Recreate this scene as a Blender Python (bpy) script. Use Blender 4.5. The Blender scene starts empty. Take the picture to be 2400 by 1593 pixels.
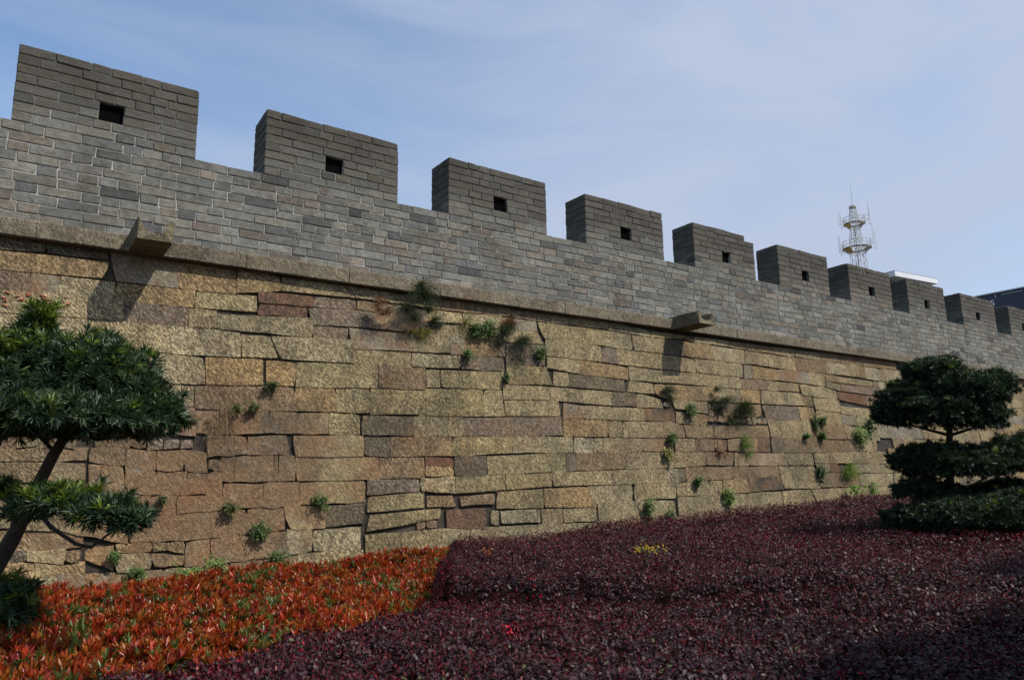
import bpy, math, random
import numpy as np
from mathutils import Vector, Matrix

random.seed(7)
rng = np.random.default_rng(11)
scene = bpy.context.scene
col = scene.collection

# ------------------------------------------------------------------ camera
YAW, PITCH, ROLL, FPX = 0.60710, 0.18620, -0.01760, 1712.2
CAM = np.array([0.0, -10.2517, 0.0])
Fv = np.array([math.sin(YAW)*math.cos(PITCH), math.cos(YAW)*math.cos(PITCH), math.sin(PITCH)])
R0 = np.array([math.cos(YAW), -math.sin(YAW), 0.0])
U0 = np.cross(R0, Fv)
Rv = math.cos(ROLL)*R0 + math.sin(ROLL)*U0
Uv = -math.sin(ROLL)*R0 + math.cos(ROLL)*U0
cam_data = bpy.data.cameras.new('camera')
cam = bpy.data.objects.new('camera', cam_data)
col.objects.link(cam)
cam.matrix_world = Matrix(((Rv[0], Uv[0], -Fv[0], CAM[0]), (Rv[1], Uv[1], -Fv[1], CAM[1]), (Rv[2], Uv[2], -Fv[2], CAM[2]), (0, 0, 0, 1)))
cam_data.sensor_width = 36.0
cam_data.lens = FPX/2400*36.0
cam_data.clip_start = 0.05
cam_data.clip_end = 1500
scene.camera = cam

# ------------------------------------------------------------------ sky and sun
SUN_DIR = Vector((0.330, -0.515, 0.790)).normalized()
SUN_STRENGTH, SKY_STRENGTH, EXPOSURE = 4.0, 0.15, 0.30
world = bpy.data.worlds.new('World')
scene.world = world
world.use_nodes = True
wn = world.node_tree
wn.nodes.clear()
def WN(t, **k):
    n = wn.nodes.new(t)
    for a, b in k.items(): setattr(n, a, b)
    return n
w_out = WN('ShaderNodeOutputWorld'); w_bg = WN('ShaderNodeBackground')
sky = WN('ShaderNodeTexSky', sky_type='NISHITA', sun_disc=False)
sky.sun_elevation = math.asin(SUN_DIR.z)
sky.sun_rotation = math.atan2(SUN_DIR.x, SUN_DIR.y)
sky.altitude = 20; sky.air_density = 1.0; sky.dust_density = 1.0; sky.ozone_density = 1.2
tc = WN('ShaderNodeTexCoord')
mp = WN('ShaderNodeMapping'); mp.inputs['Rotation'].default_value = (0.25, -0.30, 0.55); mp.inputs['Scale'].default_value = (1.1, 2.6, 7.0)
n1 = WN('ShaderNodeTexNoise'); n1.inputs['Scale'].default_value = 1.3; n1.inputs['Detail'].default_value = 6; n1.inputs['Roughness'].default_value = 0.55
n1.inputs['Distortion'].default_value = 0.5
r1 = WN('ShaderNodeMapRange'); r1.inputs['From Min'].default_value = 0.30; r1.inputs['From Max'].default_value = 0.75; r1.inputs['To Min'].default_value = -0.30; r1.inputs['To Max'].default_value = 0.42
mixw = WN('ShaderNodeMixRGB'); mixw.inputs['Color2'].default_value = (2.68, 3.10, 4.02, 1)
# the veil of cirrus thickens towards +X
sepw = WN('ShaderNodeSeparateXYZ'); r2 = WN('ShaderNodeMapRange'); r2.interpolation_type = 'SMOOTHSTEP'; r2.inputs['From Min'].default_value = -0.15; r2.inputs['From Max'].default_value = 0.75; r2.inputs['To Min'].default_value = 0.08; r2.inputs['To Max'].default_value = 0.86
addw = WN('ShaderNodeMath', operation='ADD', use_clamp=True)
L = wn.links.new
L(tc.outputs['Generated'], mp.inputs['Vector']); L(mp.outputs['Vector'], n1.inputs['Vector']); L(n1.outputs['Fac'], r1.inputs['Value'])
L(tc.outputs['Generated'], sepw.inputs[0]); L(sepw.outputs['X'], r2.inputs['Value']); L(r1.outputs['Result'], addw.inputs[0]); L(r2.outputs['Result'], addw.inputs[1]); L(addw.outputs[0], mixw.inputs['Fac']); tintw = WN('ShaderNodeMixRGB', blend_type='MULTIPLY'); tintw.inputs['Fac'].default_value = 1; tintw.inputs['Color2'].default_value = (1.02, 1.06, 1.07, 1)
L(sky.outputs['Color'], tintw.inputs['Color1']); L(tintw.outputs['Color'], mixw.inputs['Color1']); L(mixw.outputs['Color'], w_bg.inputs['Color'])
w_bg.inputs['Strength'].default_value = SKY_STRENGTH
L(w_bg.outputs['Background'], w_out.inputs['Surface'])
sun_data = bpy.data.lights.new('sun', 'SUN')
sun_data.energy = SUN_STRENGTH; sun_data.angle = math.radians(0.53); sun_data.color = (1.0, 0.945, 0.86)
sun = bpy.data.objects.new('sun', sun_data); col.objects.link(sun)
sun.rotation_euler = SUN_DIR.to_track_quat('Z', 'Y').to_euler(); sun.location = (10, -20, 25)
scene.view_settings.view_transform = 'Standard'
scene.view_settings.look = 'None'
scene.view_settings.gamma = 1.0
scene.view_settings.exposure = EXPOSURE
scene.view_settings.use_curve_mapping = False

# ---- surveyed blocks of the stone face: tint letter and four corners (cm along the wall, cm in height)
STONES = (
'd-53,297 21,295 22,277 -50,274;d21,295 88,294 89,278 22,277;o-68,276 -32,273 -29,249 -65,250;o-32,273 89,277 86,253 -29,249;g89,294 172,294 172,253 99,252;o172,294 245,293 245,254 172,253;'
'o245,293 307,290 306,266 245,254;t307,290 411,289 411,271 307,267;t411,289 478,289 477,272 411,271;t478,289 548,290 546,271 477,272;b548,290 621,290 619,272 546,271;b621,290 708,290 705,275 619,272;'
'b708,290 763,290 760,272 705,275;t763,290 863,291 859,274 760,272;t863,291 936,292 933,275 859,274;t936,292 1043,283 1039,271 933,275;t1043,283 1092,284 1086,271 1039,271;t1092,284 1143,284 1139,277 1086,271;'
'd1143,284 1175,284 1173,272 1139,277;t1175,284 1285,285 1282,272 1173,272;b1285,285 1364,286 1358,269 1282,272;b1364,286 1440,286 1436,269 1358,269;t1440,286 1523,287 1518,268 1436,269;t1523,287 1625,288 1621,266 1518,268;'
'b1625,288 1716,290 1707,267 1621,266;b1716,290 1819,292 1810,266 1707,267;b1819,292 1982,294 1969,270 1810,266;p-65,250 -29,248 -27,223 -62,226;p-29,248 9,250 10,224 -27,223;g9,250 39,250 40,224 10,224;'
'w39,250 99,250 99,226 40,224;o99,250 192,252 192,227 99,226;y192,252 274,256 274,230 192,227;r275,262 354,265 353,249 275,245;p354,265 421,268 420,253 353,249;b421,268 471,268 470,252 420,253;'
't471,268 507,269 506,253 470,252;r275,244 344,248 344,232 274,228;p345,247 453,253 450,226 353,221;q453,253 547,254 544,226 450,226;t545,269 608,269 607,250 541,247;t608,269 687,273 684,251 607,250;'
't540,244 599,247 597,227 537,225;t599,247 657,248 654,227 597,227;g688,272 761,272 760,253 686,249;t657,249 760,252 771,231 655,227;y762,271 914,272 915,240 774,241;t914,272 990,271 989,238 915,240;'
't991,271 1086,270 1075,238 990,238;d1086,270 1140,270 1136,239 1075,238;o1140,270 1230,269 1225,238 1136,239;w1230,269 1332,268 1324,236 1225,238;t1332,268 1411,266 1406,235 1324,236;t1411,266 1479,265 1473,234 1406,235;'
't1479,265 1516,266 1510,234 1473,234;b1516,266 1638,266 1627,234 1510,234;w1638,266 1727,267 1717,236 1627,234;t1727,267 1781,268 1770,236 1717,236;o1781,268 1812,266 1803,233 1770,236;w1812,266 1884,265 1874,231 1803,233;'
't1884,265 1914,266 1905,232 1874,231;w1914,266 2015,266 2006,231 1905,232;w2015,266 2110,265 2100,229 2006,231;t-62,225 -19,224 -17,197 -59,198;t-19,224 108,227 109,200 -17,197;p108,227 185,226 185,201 109,200;'
't185,226 220,227 221,202 185,201;t221,222 353,232 352,202 221,202;p353,220 406,222 405,204 352,202;g406,222 506,223 505,195 413,191;t506,223 579,227 579,198 505,195;t579,227 579,226 578,197 579,198;'
'g579,226 606,228 604,198 578,197;o607,227 673,227 670,200 604,198;p673,227 687,226 685,199 670,200;p689,226 773,228 768,190 684,185;t775,241 906,239 902,208 772,210;p906,239 947,238 943,207 902,208;'
't947,238 1161,235 1159,205 943,207;t1161,235 1316,236 1308,204 1159,205;g1319,235 1345,234 1345,204 1312,204;o1345,234 1439,231 1437,206 1345,204;g1439,231 1552,235 1555,204 1437,206;t1552,235 1624,233 1612,202 1555,204;'
'b1626,233 1667,232 1662,215 1620,215;t1667,232 1832,229 1826,213 1662,215;p1832,229 1859,229 1855,211 1826,213;w1859,229 2030,228 2027,209 1855,211;g-60,201 -20,196 -18,165 -56,170;w-20,196 56,197 57,168 -18,165;'
't56,197 164,201 166,163 57,168;w164,201 251,199 251,165 166,163;t252,197 292,198 304,166 253,165;t292,198 412,205 412,168 304,166;t413,191 507,192 506,170 412,168;t507,192 597,196 595,173 506,170;'
'p598,197 679,198 680,175 596,173;t772,209 847,208 845,181 770,187;o847,208 967,202 963,178 845,181;t969,205 1056,203 1052,178 967,177;t1056,203 1144,204 1143,179 1052,178;t1144,204 1232,203 1229,179 1143,179;'
't1232,203 1297,203 1294,178 1229,179;b1298,201 1390,202 1385,181 1295,178;t1390,202 1505,202 1501,184 1385,181;t1506,202 1551,200 1545,175 1510,175;t1553,200 1607,201 1606,173 1548,174;t1607,201 1653,193 1652,171 1606,173;'
't1618,214 1678,212 1674,194 1614,202;p1678,212 1889,210 1881,189 1674,194;r1654,192 1782,190 1773,161 1655,171;b1782,190 1845,189 1836,159 1773,161;t1845,189 1977,185 1968,155 1836,159;t1894,213 2079,212 2073,189 1884,190;'
't-56,168 58,168 60,140 -53,138;t58,168 146,162 148,123 60,140;t146,162 206,162 208,124 148,123;o207,162 281,163 281,128 209,125;o285,163 327,163 325,128 285,131;y327,163 451,169 449,133 325,128;'
'b451,169 530,170 528,134 449,133;t530,169 556,169 555,139 528,137;y557,169 679,174 670,143 555,139;y684,185 768,189 777,157 683,153;t784,182 817,181 814,156 780,157;d817,181 953,177 950,154 814,156;'
't964,177 1026,174 1025,153 952,154;o1026,173 1061,174 1071,145 1027,152;o1061,174 1216,178 1209,147 1071,145;t1216,178 1290,176 1283,148 1209,147;o1290,176 1356,178 1347,149 1283,148;t1358,179 1496,180 1505,150 1348,148;'
'b1496,180 1545,175 1542,150 1505,150;t1546,172 1653,170 1648,140 1548,144;t1652,156 1700,155 1695,136 1649,138;t1700,155 1852,151 1848,133 1695,136;t-53,136 162,123 163,98 -50,111;t162,123 194,122 195,94 163,98;'
'b195,121 275,126 274,92 196,93;b275,126 324,127 323,95 274,92;o324,127 383,129 381,95 323,95;y383,129 437,132 435,94 381,95;y437,132 516,133 513,96 435,94;y516,137 634,141 628,97 513,94;'
'y634,141 670,142 670,99 628,97;t672,152 768,154 768,130 671,126;y671,126 787,130 789,102 671,98;t770,153 915,152 911,126 771,130;d915,152 976,153 971,127 911,126;t977,153 1039,144 1043,127 971,126;'
't1072,144 1148,145 1147,123 1077,127;t1148,145 1176,145 1171,120 1147,123;b1218,144 1306,144 1302,118 1214,118;o1306,144 1348,146 1340,121 1302,118;p1349,146 1481,148 1480,113 1356,114;o1481,148 1543,148 1536,114 1480,113;'
't1548,142 1648,138 1641,112 1539,113;g1648,138 1713,136 1707,110 1641,112;t1713,136 1810,133 1807,107 1707,110;g796,126 837,123 835,100 792,100;t837,123 991,124 988,101 835,100;k991,124 1071,125 1071,100 988,101;'
't1077,120 1142,119 1136,95 1071,99;o1142,119 1165,117 1160,95 1136,95;b197,96 228,94 228,61 197,62;b228,94 289,93 289,64 228,61;b289,93 328,93 326,63 289,64;b328,93 372,93 371,64 326,63;'
'y372,93 418,92 417,64 371,64;d419,92 503,93 502,63 419,63;t503,93 589,93 586,66 502,63;p589,94 788,101 787,70 586,66;o792,100 894,98 890,68 789,68;t894,98 928,98 925,68 890,68;'
't928,98 1061,100 1055,70 925,68;t1061,100 1090,95 1090,71 1055,70;t1092,95 1178,95 1172,71 1092,71;b1178,95 1286,99 1282,75 1172,71;o1286,99 1355,100 1354,77 1282,75;t1358,114 1514,113 1504,76 1357,76;'
'b1514,113 1644,114 1647,76 1504,76;t1647,112 1705,105 1708,75 1649,76;t1705,105 1789,103 1792,73 1708,75;b211,59 261,59 261,35 212,32;b261,59 314,61 315,35 261,35;y319,61 421,62 421,33 323,32;'
'd421,62 463,62 461,32 421,33;b463,62 568,64 567,34 461,32;y569,64 681,68 677,39 567,34;t681,68 807,67 803,40 677,39;w809,66 855,66 860,41 804,40;t855,66 976,68 971,43 860,41;'
'g976,68 1034,68 1030,43 971,43;t1058,67 1114,69 1110,44 1054,42;k1114,69 1131,69 1128,44 1110,44;p1131,69 1173,69 1167,45 1128,44;b1173,69 1202,68 1196,44 1167,45;r1183,71 1211,68 1206,45 1177,44;'
't1211,68 1264,73 1259,44 1206,45;o1264,73 1311,75 1303,44 1259,44;r1311,75 1352,76 1345,44 1303,44;d1356,75 1381,76 1392,44 1350,44;b1381,76 1514,75 1499,44 1392,44;b1514,75 1579,73 1570,43 1499,44;'
'b1579,73 1632,73 1626,47 1570,43;b1632,73 1705,76 1696,47 1626,47;t1705,76 1772,76 1763,47 1696,47;b229,39 245,32 245,1 230,3;b245,32 294,34 294,0 245,1;b294,34 300,35 300,1 294,0;'
'd300,35 323,34 322,1 300,1;y324,32 443,32 442,1 325,1;b443,32 517,32 516,1 442,1;r518,32 566,31 566,19 518,19;o518,18 565,18 564,4 517,4;d569,33 627,34 623,3 566,3;'
'y627,34 788,39 784,9 625,5;p788,39 805,39 803,9 784,9;b807,40 929,41 919,11 805,10;t929,41 1056,43 1043,12 919,11;t1056,43 1138,43 1132,17 1043,12;b1138,43 1224,43 1216,16 1132,17;'
't1225,42 1271,41 1266,16 1218,16;q1271,41 1378,42 1396,16 1266,16;t1378,42 1495,43 1489,16 1396,16;t1499,42 1619,45 1612,20 1494,21;t1619,45 1799,47 1793,19 1612,20;b230,1 281,-2 281,-32 230,-30;'
'b281,-2 327,-1 327,-31 281,-32;y328,-1 422,0 420,-30 328,-31;p424,1 507,1 505,-18 423,-20;t507,1 565,3 564,-23 505,-18;y565,3 658,4 655,-18 564,-23;y585,4 658,5 656,-19 582,-21;'
'y658,5 752,7 749,-15 656,-19;t753,7 1021,11 1016,-13 750,-15;g1021,11 1052,12 1048,-15 1016,-13;d1052,12 1070,11 1068,-11 1048,-15;b1073,14 1211,14 1207,-10 1069,-13;b1211,14 1357,14 1358,-6 1207,-10;'
't1360,14 1488,14 1493,-35 1363,-32;b1493,18 1548,20 1544,0 1508,0;r1548,20 1579,18 1582,0 1544,0;t1632,18 1716,18 1709,-3 1628,-2;t1716,18 1777,16 1771,-3 1709,-3;t1777,16 1825,15 1821,-4 1771,-3;'
't1825,15 1903,15 1899,-5 1821,-4;b260,-33 306,-33 309,-60 260,-62;t307,-33 362,-32 361,-61 314,-60;d362,-32 419,-31 416,-58 361,-61;y424,-22 513,-18 512,-40 420,-44;b515,-24 559,-24 564,-41 515,-40;'
'b571,-27 635,-23 633,-40 573,-41;y638,-21 729,-18 726,-49 634,-47;o729,-18 825,-17 833,-51 726,-49;t825,-17 928,-16 924,-43 833,-51;t932,-15 1000,-14 995,-42 928,-43;t1000,-14 1038,-15 1033,-42 995,-42;'
't1042,-15 1086,-14 1081,-39 1037,-39;t1086,-14 1131,-13 1138,-40 1081,-39;t1131,-13 1171,-12 1166,-38 1138,-40;o1171,-12 1249,-10 1247,-37 1166,-38;k1253,-10 1358,-6 1360,-33 1250,-36;b1509,-1 1579,-1 1568,-33 1507,-33;'
'b1579,-1 1658,-6 1650,-33 1568,-33;t1662,-5 1808,-5 1797,-38 1652,-34;t1808,-5 1953,-5 1939,-40 1797,-38;b271,-63 310,-64 310,-93 271,-93;t311,-62 343,-62 343,-90 311,-91;t343,-62 412,-62 410,-93 343,-90;'
'y425,-47 537,-42 536,-56 417,-70;r545,-45 617,-44 613,-76 544,-71;w625,-48 640,-50 637,-72 621,-71;w641,-50 718,-50 716,-70 640,-69;t720,-50 765,-50 762,-75 718,-75;t765,-50 838,-50 836,-75 762,-75;'
't841,-46 949,-44 945,-75 838,-74;t949,-44 1026,-46 1024,-77 945,-75;t1037,-41 1237,-39 1230,-75 1033,-76;t1237,-39 1351,-37 1345,-68 1230,-75;t1353,-37 1453,-36 1465,-68 1347,-68;t1453,-36 1604,-35 1597,-63 1465,-68;'
't1604,-35 1785,-37 1777,-63 1597,-63;b271,-95 324,-92 324,-125 271,-128;t324,-92 340,-92 339,-120 324,-125;t340,-92 414,-93 413,-123 339,-122;y417,-73 536,-71 533,-109 416,-105;t536,-71 701,-74 696,-111 533,-109;'
't583,-78 708,-73 705,-101 580,-104;t708,-73 836,-76 831,-104 705,-101;t836,-76 974,-77 967,-102 831,-104;t975,-77 1161,-75 1152,-103 969,-102;t1161,-75 1367,-69 1363,-91 1152,-103;t1367,-69 1777,-64 1767,-93 1363,-91;'
't415,-106 486,-105 483,-139 414,-133;t486,-105 592,-108 589,-135 483,-139;t-47,84 14,84 16,57 -44,54;t-16,44 46,42 45,27 -14,28;t46,42 82,44 81,28 45,27;t-14,26 40,26 42,2 -12,7;'
't40,26 81,25 83,3 42,2;t13,85 69,91 71,63 16,57;g69,91 135,90 136,61 71,63;b135,90 163,96 164,63 136,61;b163,96 196,93 197,58 164,63;b82,44 120,42 121,21 83,26;'
'b120,42 154,39 154,16 121,21;b154,39 185,41 185,14 154,16;b185,41 211,39 212,12 185,14;o83,24 121,23 123,-9 85,-7;o121,23 155,16 156,-12 123,-9;g155,16 188,14 188,-14 156,-12;'
'g188,14 212,12 212,-13 188,-14;b212,12 229,15 230,-30 212,-13;t-12,6 31,2 33,-27 -9,-21;t31,2 83,2 85,-31 33,-27;b83,2 124,-9 127,-36 85,-31;b126,-10 148,-15 150,-35 129,-38;'
't148,-15 179,-14 179,-35 150,-35;b179,-14 230,-15 230,-33 179,-35;t-9,-23 58,-30 59,-49 -7,-42;t58,-30 126,-38 129,-67 59,-49;b128,-38 153,-36 155,-66 130,-66;b153,-36 218,-35 219,-65 155,-66;'
'b219,-35 260,-33 261,-63 219,-65;b-7,-45 32,-47 34,-67 -5,-65;b32,-47 82,-52 83,-67 34,-67;o84,-68 114,-67 116,-96 84,-81;d-5,-66 31,-68 32,-78 -4,-76;t31,-68 67,-69 66,-85 32,-78;'
'o-4,-77 40,-80 42,-98 -2,-94;t40,-80 66,-86 69,-99 42,-98;o66,-86 86,-82 88,-97 69,-99;o115,-66 126,-66 127,-77 116,-76;o126,-66 153,-67 154,-77 127,-77;o153,-67 167,-68 169,-76 154,-77;'
'o167,-68 188,-67 189,-83 169,-76;t116,-77 153,-78 154,-95 117,-96;o153,-78 189,-84 189,-95 154,-95;o189,-84 189,-84 189,-95 189,-95;b189,-68 218,-66 219,-95 191,-95;p218,-66 242,-66 243,-95 219,-95;'
'b242,-66 272,-65 271,-95 243,-95;t-2,-95 42,-97 44,-108 -1,-110;t42,-97 60,-93 61,-110 44,-108;g60,-93 85,-97 88,-110 61,-110;o85,-97 109,-97 110,-113 88,-110;o109,-97 129,-97 132,-114 110,-113;'
't132,-97 165,-97 167,-118 134,-115;t165,-97 197,-97 198,-118 167,-118;b197,-97 239,-96 240,-120 198,-118;b240,-96 266,-96 266,-126 241,-123;b266,-96 271,-95 271,-126 266,-126;b-1,-110 44,-109 46,-132 1,-131;'
'b44,-109 88,-111 90,-134 46,-132;b88,-111 136,-116 137,-139 90,-134;b136,-116 198,-120 198,-142 137,-139;b198,-120 271,-127 271,-150 198,-142'
)
PLANTS = [
 ('tuft', 5.25, 2.83, 0.451, 0.629, 'dgreen', 'large dark green grassy tuft spilling over the stone ledge above the middle of the wall'),
 ('tuft', 4.53, 2.62, 0.262, 0.367, 'rust', 'small rust coloured dry tuft just below the ledge, left of the large dark tuft'),
 ('tuft', 5.53, 2.46, 0.288, 0.315, 'dgreen', 'spiky dark green tuft low right of the large tuft that spills over the ledge'),
 ('tuft', 5.22, 2.27, 0.322, 0.296, 'yellow', 'yellowish fern tuft directly beneath the large dark tuft under the ledge'),
 ('leafy', 6.28, 2.39, 0.312, 0.241, 'green', 'bright green leafy weed above the orange stone under the ledge'),
 ('sprig', 6.09, 2.52, 0.324, 0.324, 'yellow', 'thin yellowish sprigs growing just left of the bright leafy weed under the ledge'),
 ('leafy', 6.53, 2.5, 0.288, 0.374, 'green', 'upright green herb between the leafy weed and the big dark grass clump'),
 ('tuft', 6.94, 2.59, 0.323, 0.294, 'rust', 'dry brown grass wisps standing above the big dark grass clump'),
 ('tuft', 6.99, 2.27, 0.642, 0.54, 'dgreen', 'big dark grass clump hanging right of the orange stone under the ledge'),
 ('leafy', 6.07, 1.96, 0.139, 0.18, 'green', 'tiny green weed at the lower left corner of the orange stone under the ledge'),
 ('leafy', 7.56, 2.11, 0.224, 0.283, 'green', 'small green weed right below the big dark grass clump'),
 ('leafy', 6.77, 1.63, 0.071, 0.156, 'green', 'tiny green sprout in the joint left of the yellow stone'),
 ('tuft', 10.6, 1.55, 0.25, 0.434, 'dgreen', 'narrow dark grass tuft hanging above the charcoal stone'),
 ('leafy', 11.11, 1.24, 0.237, 0.22, 'green', 'small green weed just right of the charcoal stone'),
 ('tuft', 12.04, 1.37, 0.439, 0.632, 'dgreen', 'left half of the broad dark grass clump in the right part of the wall'),
 ('tuft', 12.73, 1.39, 0.469, 0.685, 'dgreen', 'right half of the broad dark grass clump in the right part of the wall'),
 ('leafy', 10.44, 0.66, 0.195, 0.179, 'green', 'small green weed above the white lime patch'),
 ('leafy', 10.26, 0.38, 0.176, 0.192, 'yellow', 'yellow green weed below the white lime patch'),
 ('tuft', 11.78, 0.45, 0.239, 0.222, 'rust', 'brownish withered tuft left of the pale grass on the right part of the wall'),
 ('tuft', 12.56, 0.55, 0.264, 0.422, 'lgreen', 'pale green grass tuft under the broad dark clumps'),
 ('leafy', 15.23, 1.1, 0.156, 0.45, 'green', 'trailing green weed climbing a joint in the right part of the wall'),
 ('leafy', 15.52, 1.15, 0.198, 0.178, 'green', 'small round weed at the top right of the trailing weed'),
 ('leafy', 14.75, 0.8, 0.134, 0.134, 'green', 'tiny weed just left of the trailing weed'),
 ('leafy', 15.39, 0.81, 0.176, 0.176, 'green', 'tiny weed at the foot of the trailing weed'),
 ('leafy', 16.94, 0.84, 0.473, 0.576, 'lgreen', 'bright green fern clump next to the right clipped tree'),
 ('leafy', 17.51, 1.08, 0.316, 0.631, 'green', 'darker upright weed touching the crown of the right clipped tree'),
 ('leafy', 14.98, 0.01, 0.228, 0.266, 'green', 'small weed on the lower right wall, below the trailing weed'),
 ('tuft', 16.05, 0.01, 0.335, 0.61, 'lgreen', 'light green feathery grass hanging low on the right wall'),
 ('leafy', 11.72, -0.44, 0.267, 0.35, 'lgreen', 'light green bush weed low on the wall above the purple hedge'),
 ('leafy', 10.92, -0.15, 0.146, 0.179, 'green', 'tiny weed in a low joint left of the charcoal slab above the hedge'),
 ('leafy', 9.51, -0.62, 0.227, 0.47, 'green', 'straggly green weed hanging down to the purple hedge'),
 ('leafy', 10.02, -0.72, 0.201, 0.263, 'green', 'small green weed at the hedge, right of the straggly one'),
 ('tuft', 16.96, -0.4, 0.221, 0.402, 'lgreen', 'light grass tuft low on the wall near the right tree'),
 ('leafy', 2.76, -0.6, 0.236, 0.247, 'green', 'dense green leafy weed low on the brown part of the wall'),
 ('leafy', 2.96, -0.96, 0.247, 0.268, 'green', 'spreading green weed above the orange shrubs, right of centre of the brown wall'),
 ('leafy', 3.52, -0.29, 0.193, 0.193, 'green', 'green weed on the edge between brown and tan stones'),
 ('leafy', 2.39, -0.31, 0.202, 0.117, 'olive', 'flat olive fern on a ledge of the brown wall'),
 ('leafy', 2.25, -1.0, 0.308, 0.287, 'lgreen', 'bush of pale green weeds rising behind the orange shrubs'),
 ('leafy', 1.93, -1.05, 0.301, 0.17, 'lgreen', 'low pale green weeds left of the pale bush behind the orange shrubs'),
 ('leafy', 2.91, 1.27, 0.185, 0.092, 'olive', 'moss tuft under the open vertical joint of the upper wall'),
 ('leafy', 2.46, 0.94, 0.134, 0.111, 'olive', 'left one of two moss tufts near the dry straw grass'),
 ('leafy', 2.67, 0.96, 0.135, 0.101, 'olive', 'right one of two moss tufts near the dry straw grass'),
 ('straw', 2.22, 0.86, 0.361, 0.602, 'straw', 'dry straw coloured grass hanging at the edge of the left tree crown'),
 ('leafy', 1.61, -0.19, 0.091, 0.071, 'olive', 'tiny moss tuft above the lower pad of the left tree'),
 ('leafy', 1.15, -0.79, 0.106, 0.115, 'green', 'small weed beneath the lower pad of the left tree'),
 ('leafy', 1.38, -0.99, 0.184, 0.107, 'green', 'low dark weed at the foot of the wall beside the left tree'),
 ('sprig', 2.49, -1.13, 0.155, 0.207, 'yellow', 'thin stems with tiny yellow flowers behind the orange shrubs'),
 ('leafy', 2.68, -1.21, 0.241, 0.188, 'green', 'green weed just behind the orange shrubs below the spreading weed'),
]
LEFT_PADS = [[(0.14, -3.82, 1.22, 0.08, 0.08, 0.12), (0.14, -3.78, 1.1, 0.08, 0.08, 0.16), (0.12, -3.73, 0.91, 0.35, 0.31, 0.19), (0.11, -3.67, 0.7, 0.59, 0.53, 0.34), (0.51, -3.96, 0.71, 0.43, 0.38, 0.38), (0.85, -4.14, 0.5, 0.26, 0.22, 0.2), (-0.37, -3.34, 0.67, 0.5, 0.44, 0.37), (0.38, -3.45, 0.51, 0.7, 0.62, 0.15), (0.26, -4.16, 0.47, 0.61, 0.55, 0.13)], [(0.2, -4.16, -0.15, 0.13, 0.11, 0.09), (0.37, -4.41, -0.12, 0.22, 0.19, 0.1), (0.6, -4.56, -0.19, 0.19, 0.17, 0.09), (0.76, -4.65, -0.26, 0.09, 0.08, 0.06)], [(0.04, -3.26, -0.91, 0.26, 0.22, 0.19), (0.19, -3.38, -0.82, 0.11, 0.09, 0.08)], [(0.01, -3.44, -0.03, 0.09, 0.08, 0.06)]]
LEFT_TRUNK = [(-0.239, -2.912, -1.569, 0.18), (-0.093, -3.142, -1.005, 0.154), (0.017, -3.305, -0.629, 0.132), (0.121, -3.433, -0.386, 0.116), (0.193, -3.527, -0.192, 0.09), (0.252, -3.618, 0.027, 0.084), (0.32, -3.712, 0.23, 0.077), (0.396, -3.805, 0.402, 0.064), (0.442, -3.887, 0.622, 0.045), (0.373, -3.912, 0.938, 0.022)]
LEFT_BRANCH = [[(0.221, -3.561, -0.13, 0.039), (0.357, -3.615, -0.306, 0.032), (0.527, -3.703, -0.435, 0.029), (0.621, -3.764, -0.459, 0.026), (0.718, -3.853, -0.361, 0.022), (0.803, -3.93, -0.284, 0.01)], [(0.396, -3.805, 0.402, 0.039), (0.587, -3.922, 0.335, 0.029), (0.769, -4.055, 0.363, 0.019), (0.975, -4.211, 0.421, 0.01)], [(0.332, -3.724, 0.246, 0.029), (0.185, -3.659, 0.407, 0.026), (-0.029, -3.518, 0.443, 0.022), (-0.3, -3.346, 0.511, 0.013)], [(0.017, -3.305, -0.629, 0.042), (0.061, -3.292, -0.819, 0.029), (0.146, -3.336, -0.884, 0.016)], [(0.192, -3.53, -0.176, 0.026), (0.1, -3.485, -0.096, 0.019), (-0.012, -3.422, -0.03, 0.01)]]
RIGHT_PADS = [[(10.32, -5.46, 1.3, 0.33, 0.29, 0.17), (10.49, -5.52, 1.11, 0.52, 0.47, 0.19), (10.05, -5.18, 0.94, 0.39, 0.35, 0.24), (9.83, -4.99, 0.77, 0.19, 0.17, 0.17), (10.73, -5.67, 1.0, 0.45, 0.4, 0.24), (11.01, -5.89, 1.1, 0.25, 0.22, 0.19), (10.3, -5.32, 0.78, 0.61, 0.54, 0.27), (10.78, -5.64, 0.71, 0.43, 0.39, 0.23), (10.11, -5.31, 1.31, 0.2, 0.18, 0.11)], [(10.36, -5.21, 0.14, 0.49, 0.44, 0.19), (10.84, -5.54, 0.09, 0.52, 0.47, 0.2), (11.22, -5.81, 0.13, 0.32, 0.28, 0.26), (10.61, -5.37, 0.05, 0.67, 0.6, 0.18), (11.45, -5.98, 0.16, 0.32, 0.28, 0.29)], [(10.26, -5.05, -0.26, 0.29, 0.26, 0.12), (10.5, -5.21, -0.3, 0.32, 0.28, 0.11)], [(9.98, -5.15, -0.62, 0.42, 0.38, 0.15), (10.07, -5.59, -0.58, 0.57, 0.51, 0.18), (10.36, -5.92, -0.56, 0.56, 0.5, 0.18), (10.89, -6.05, -0.5, 0.47, 0.42, 0.22), (11.07, -5.2, -0.46, 0.51, 0.45, 0.17), (11.49, -5.64, -0.33, 0.44, 0.4, 0.15)]]
RIGHT_TRUNK = [(10.78, -5.175, -1.302, 0.139), (10.691, -5.263, -0.648, 0.116), (10.629, -5.305, -0.278, 0.098), (10.573, -5.357, 0.12, 0.087), (10.545, -5.429, 0.517, 0.081), (10.495, -5.472, 0.858, 0.058), (10.424, -5.515, 1.257, 0.029)]
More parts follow.
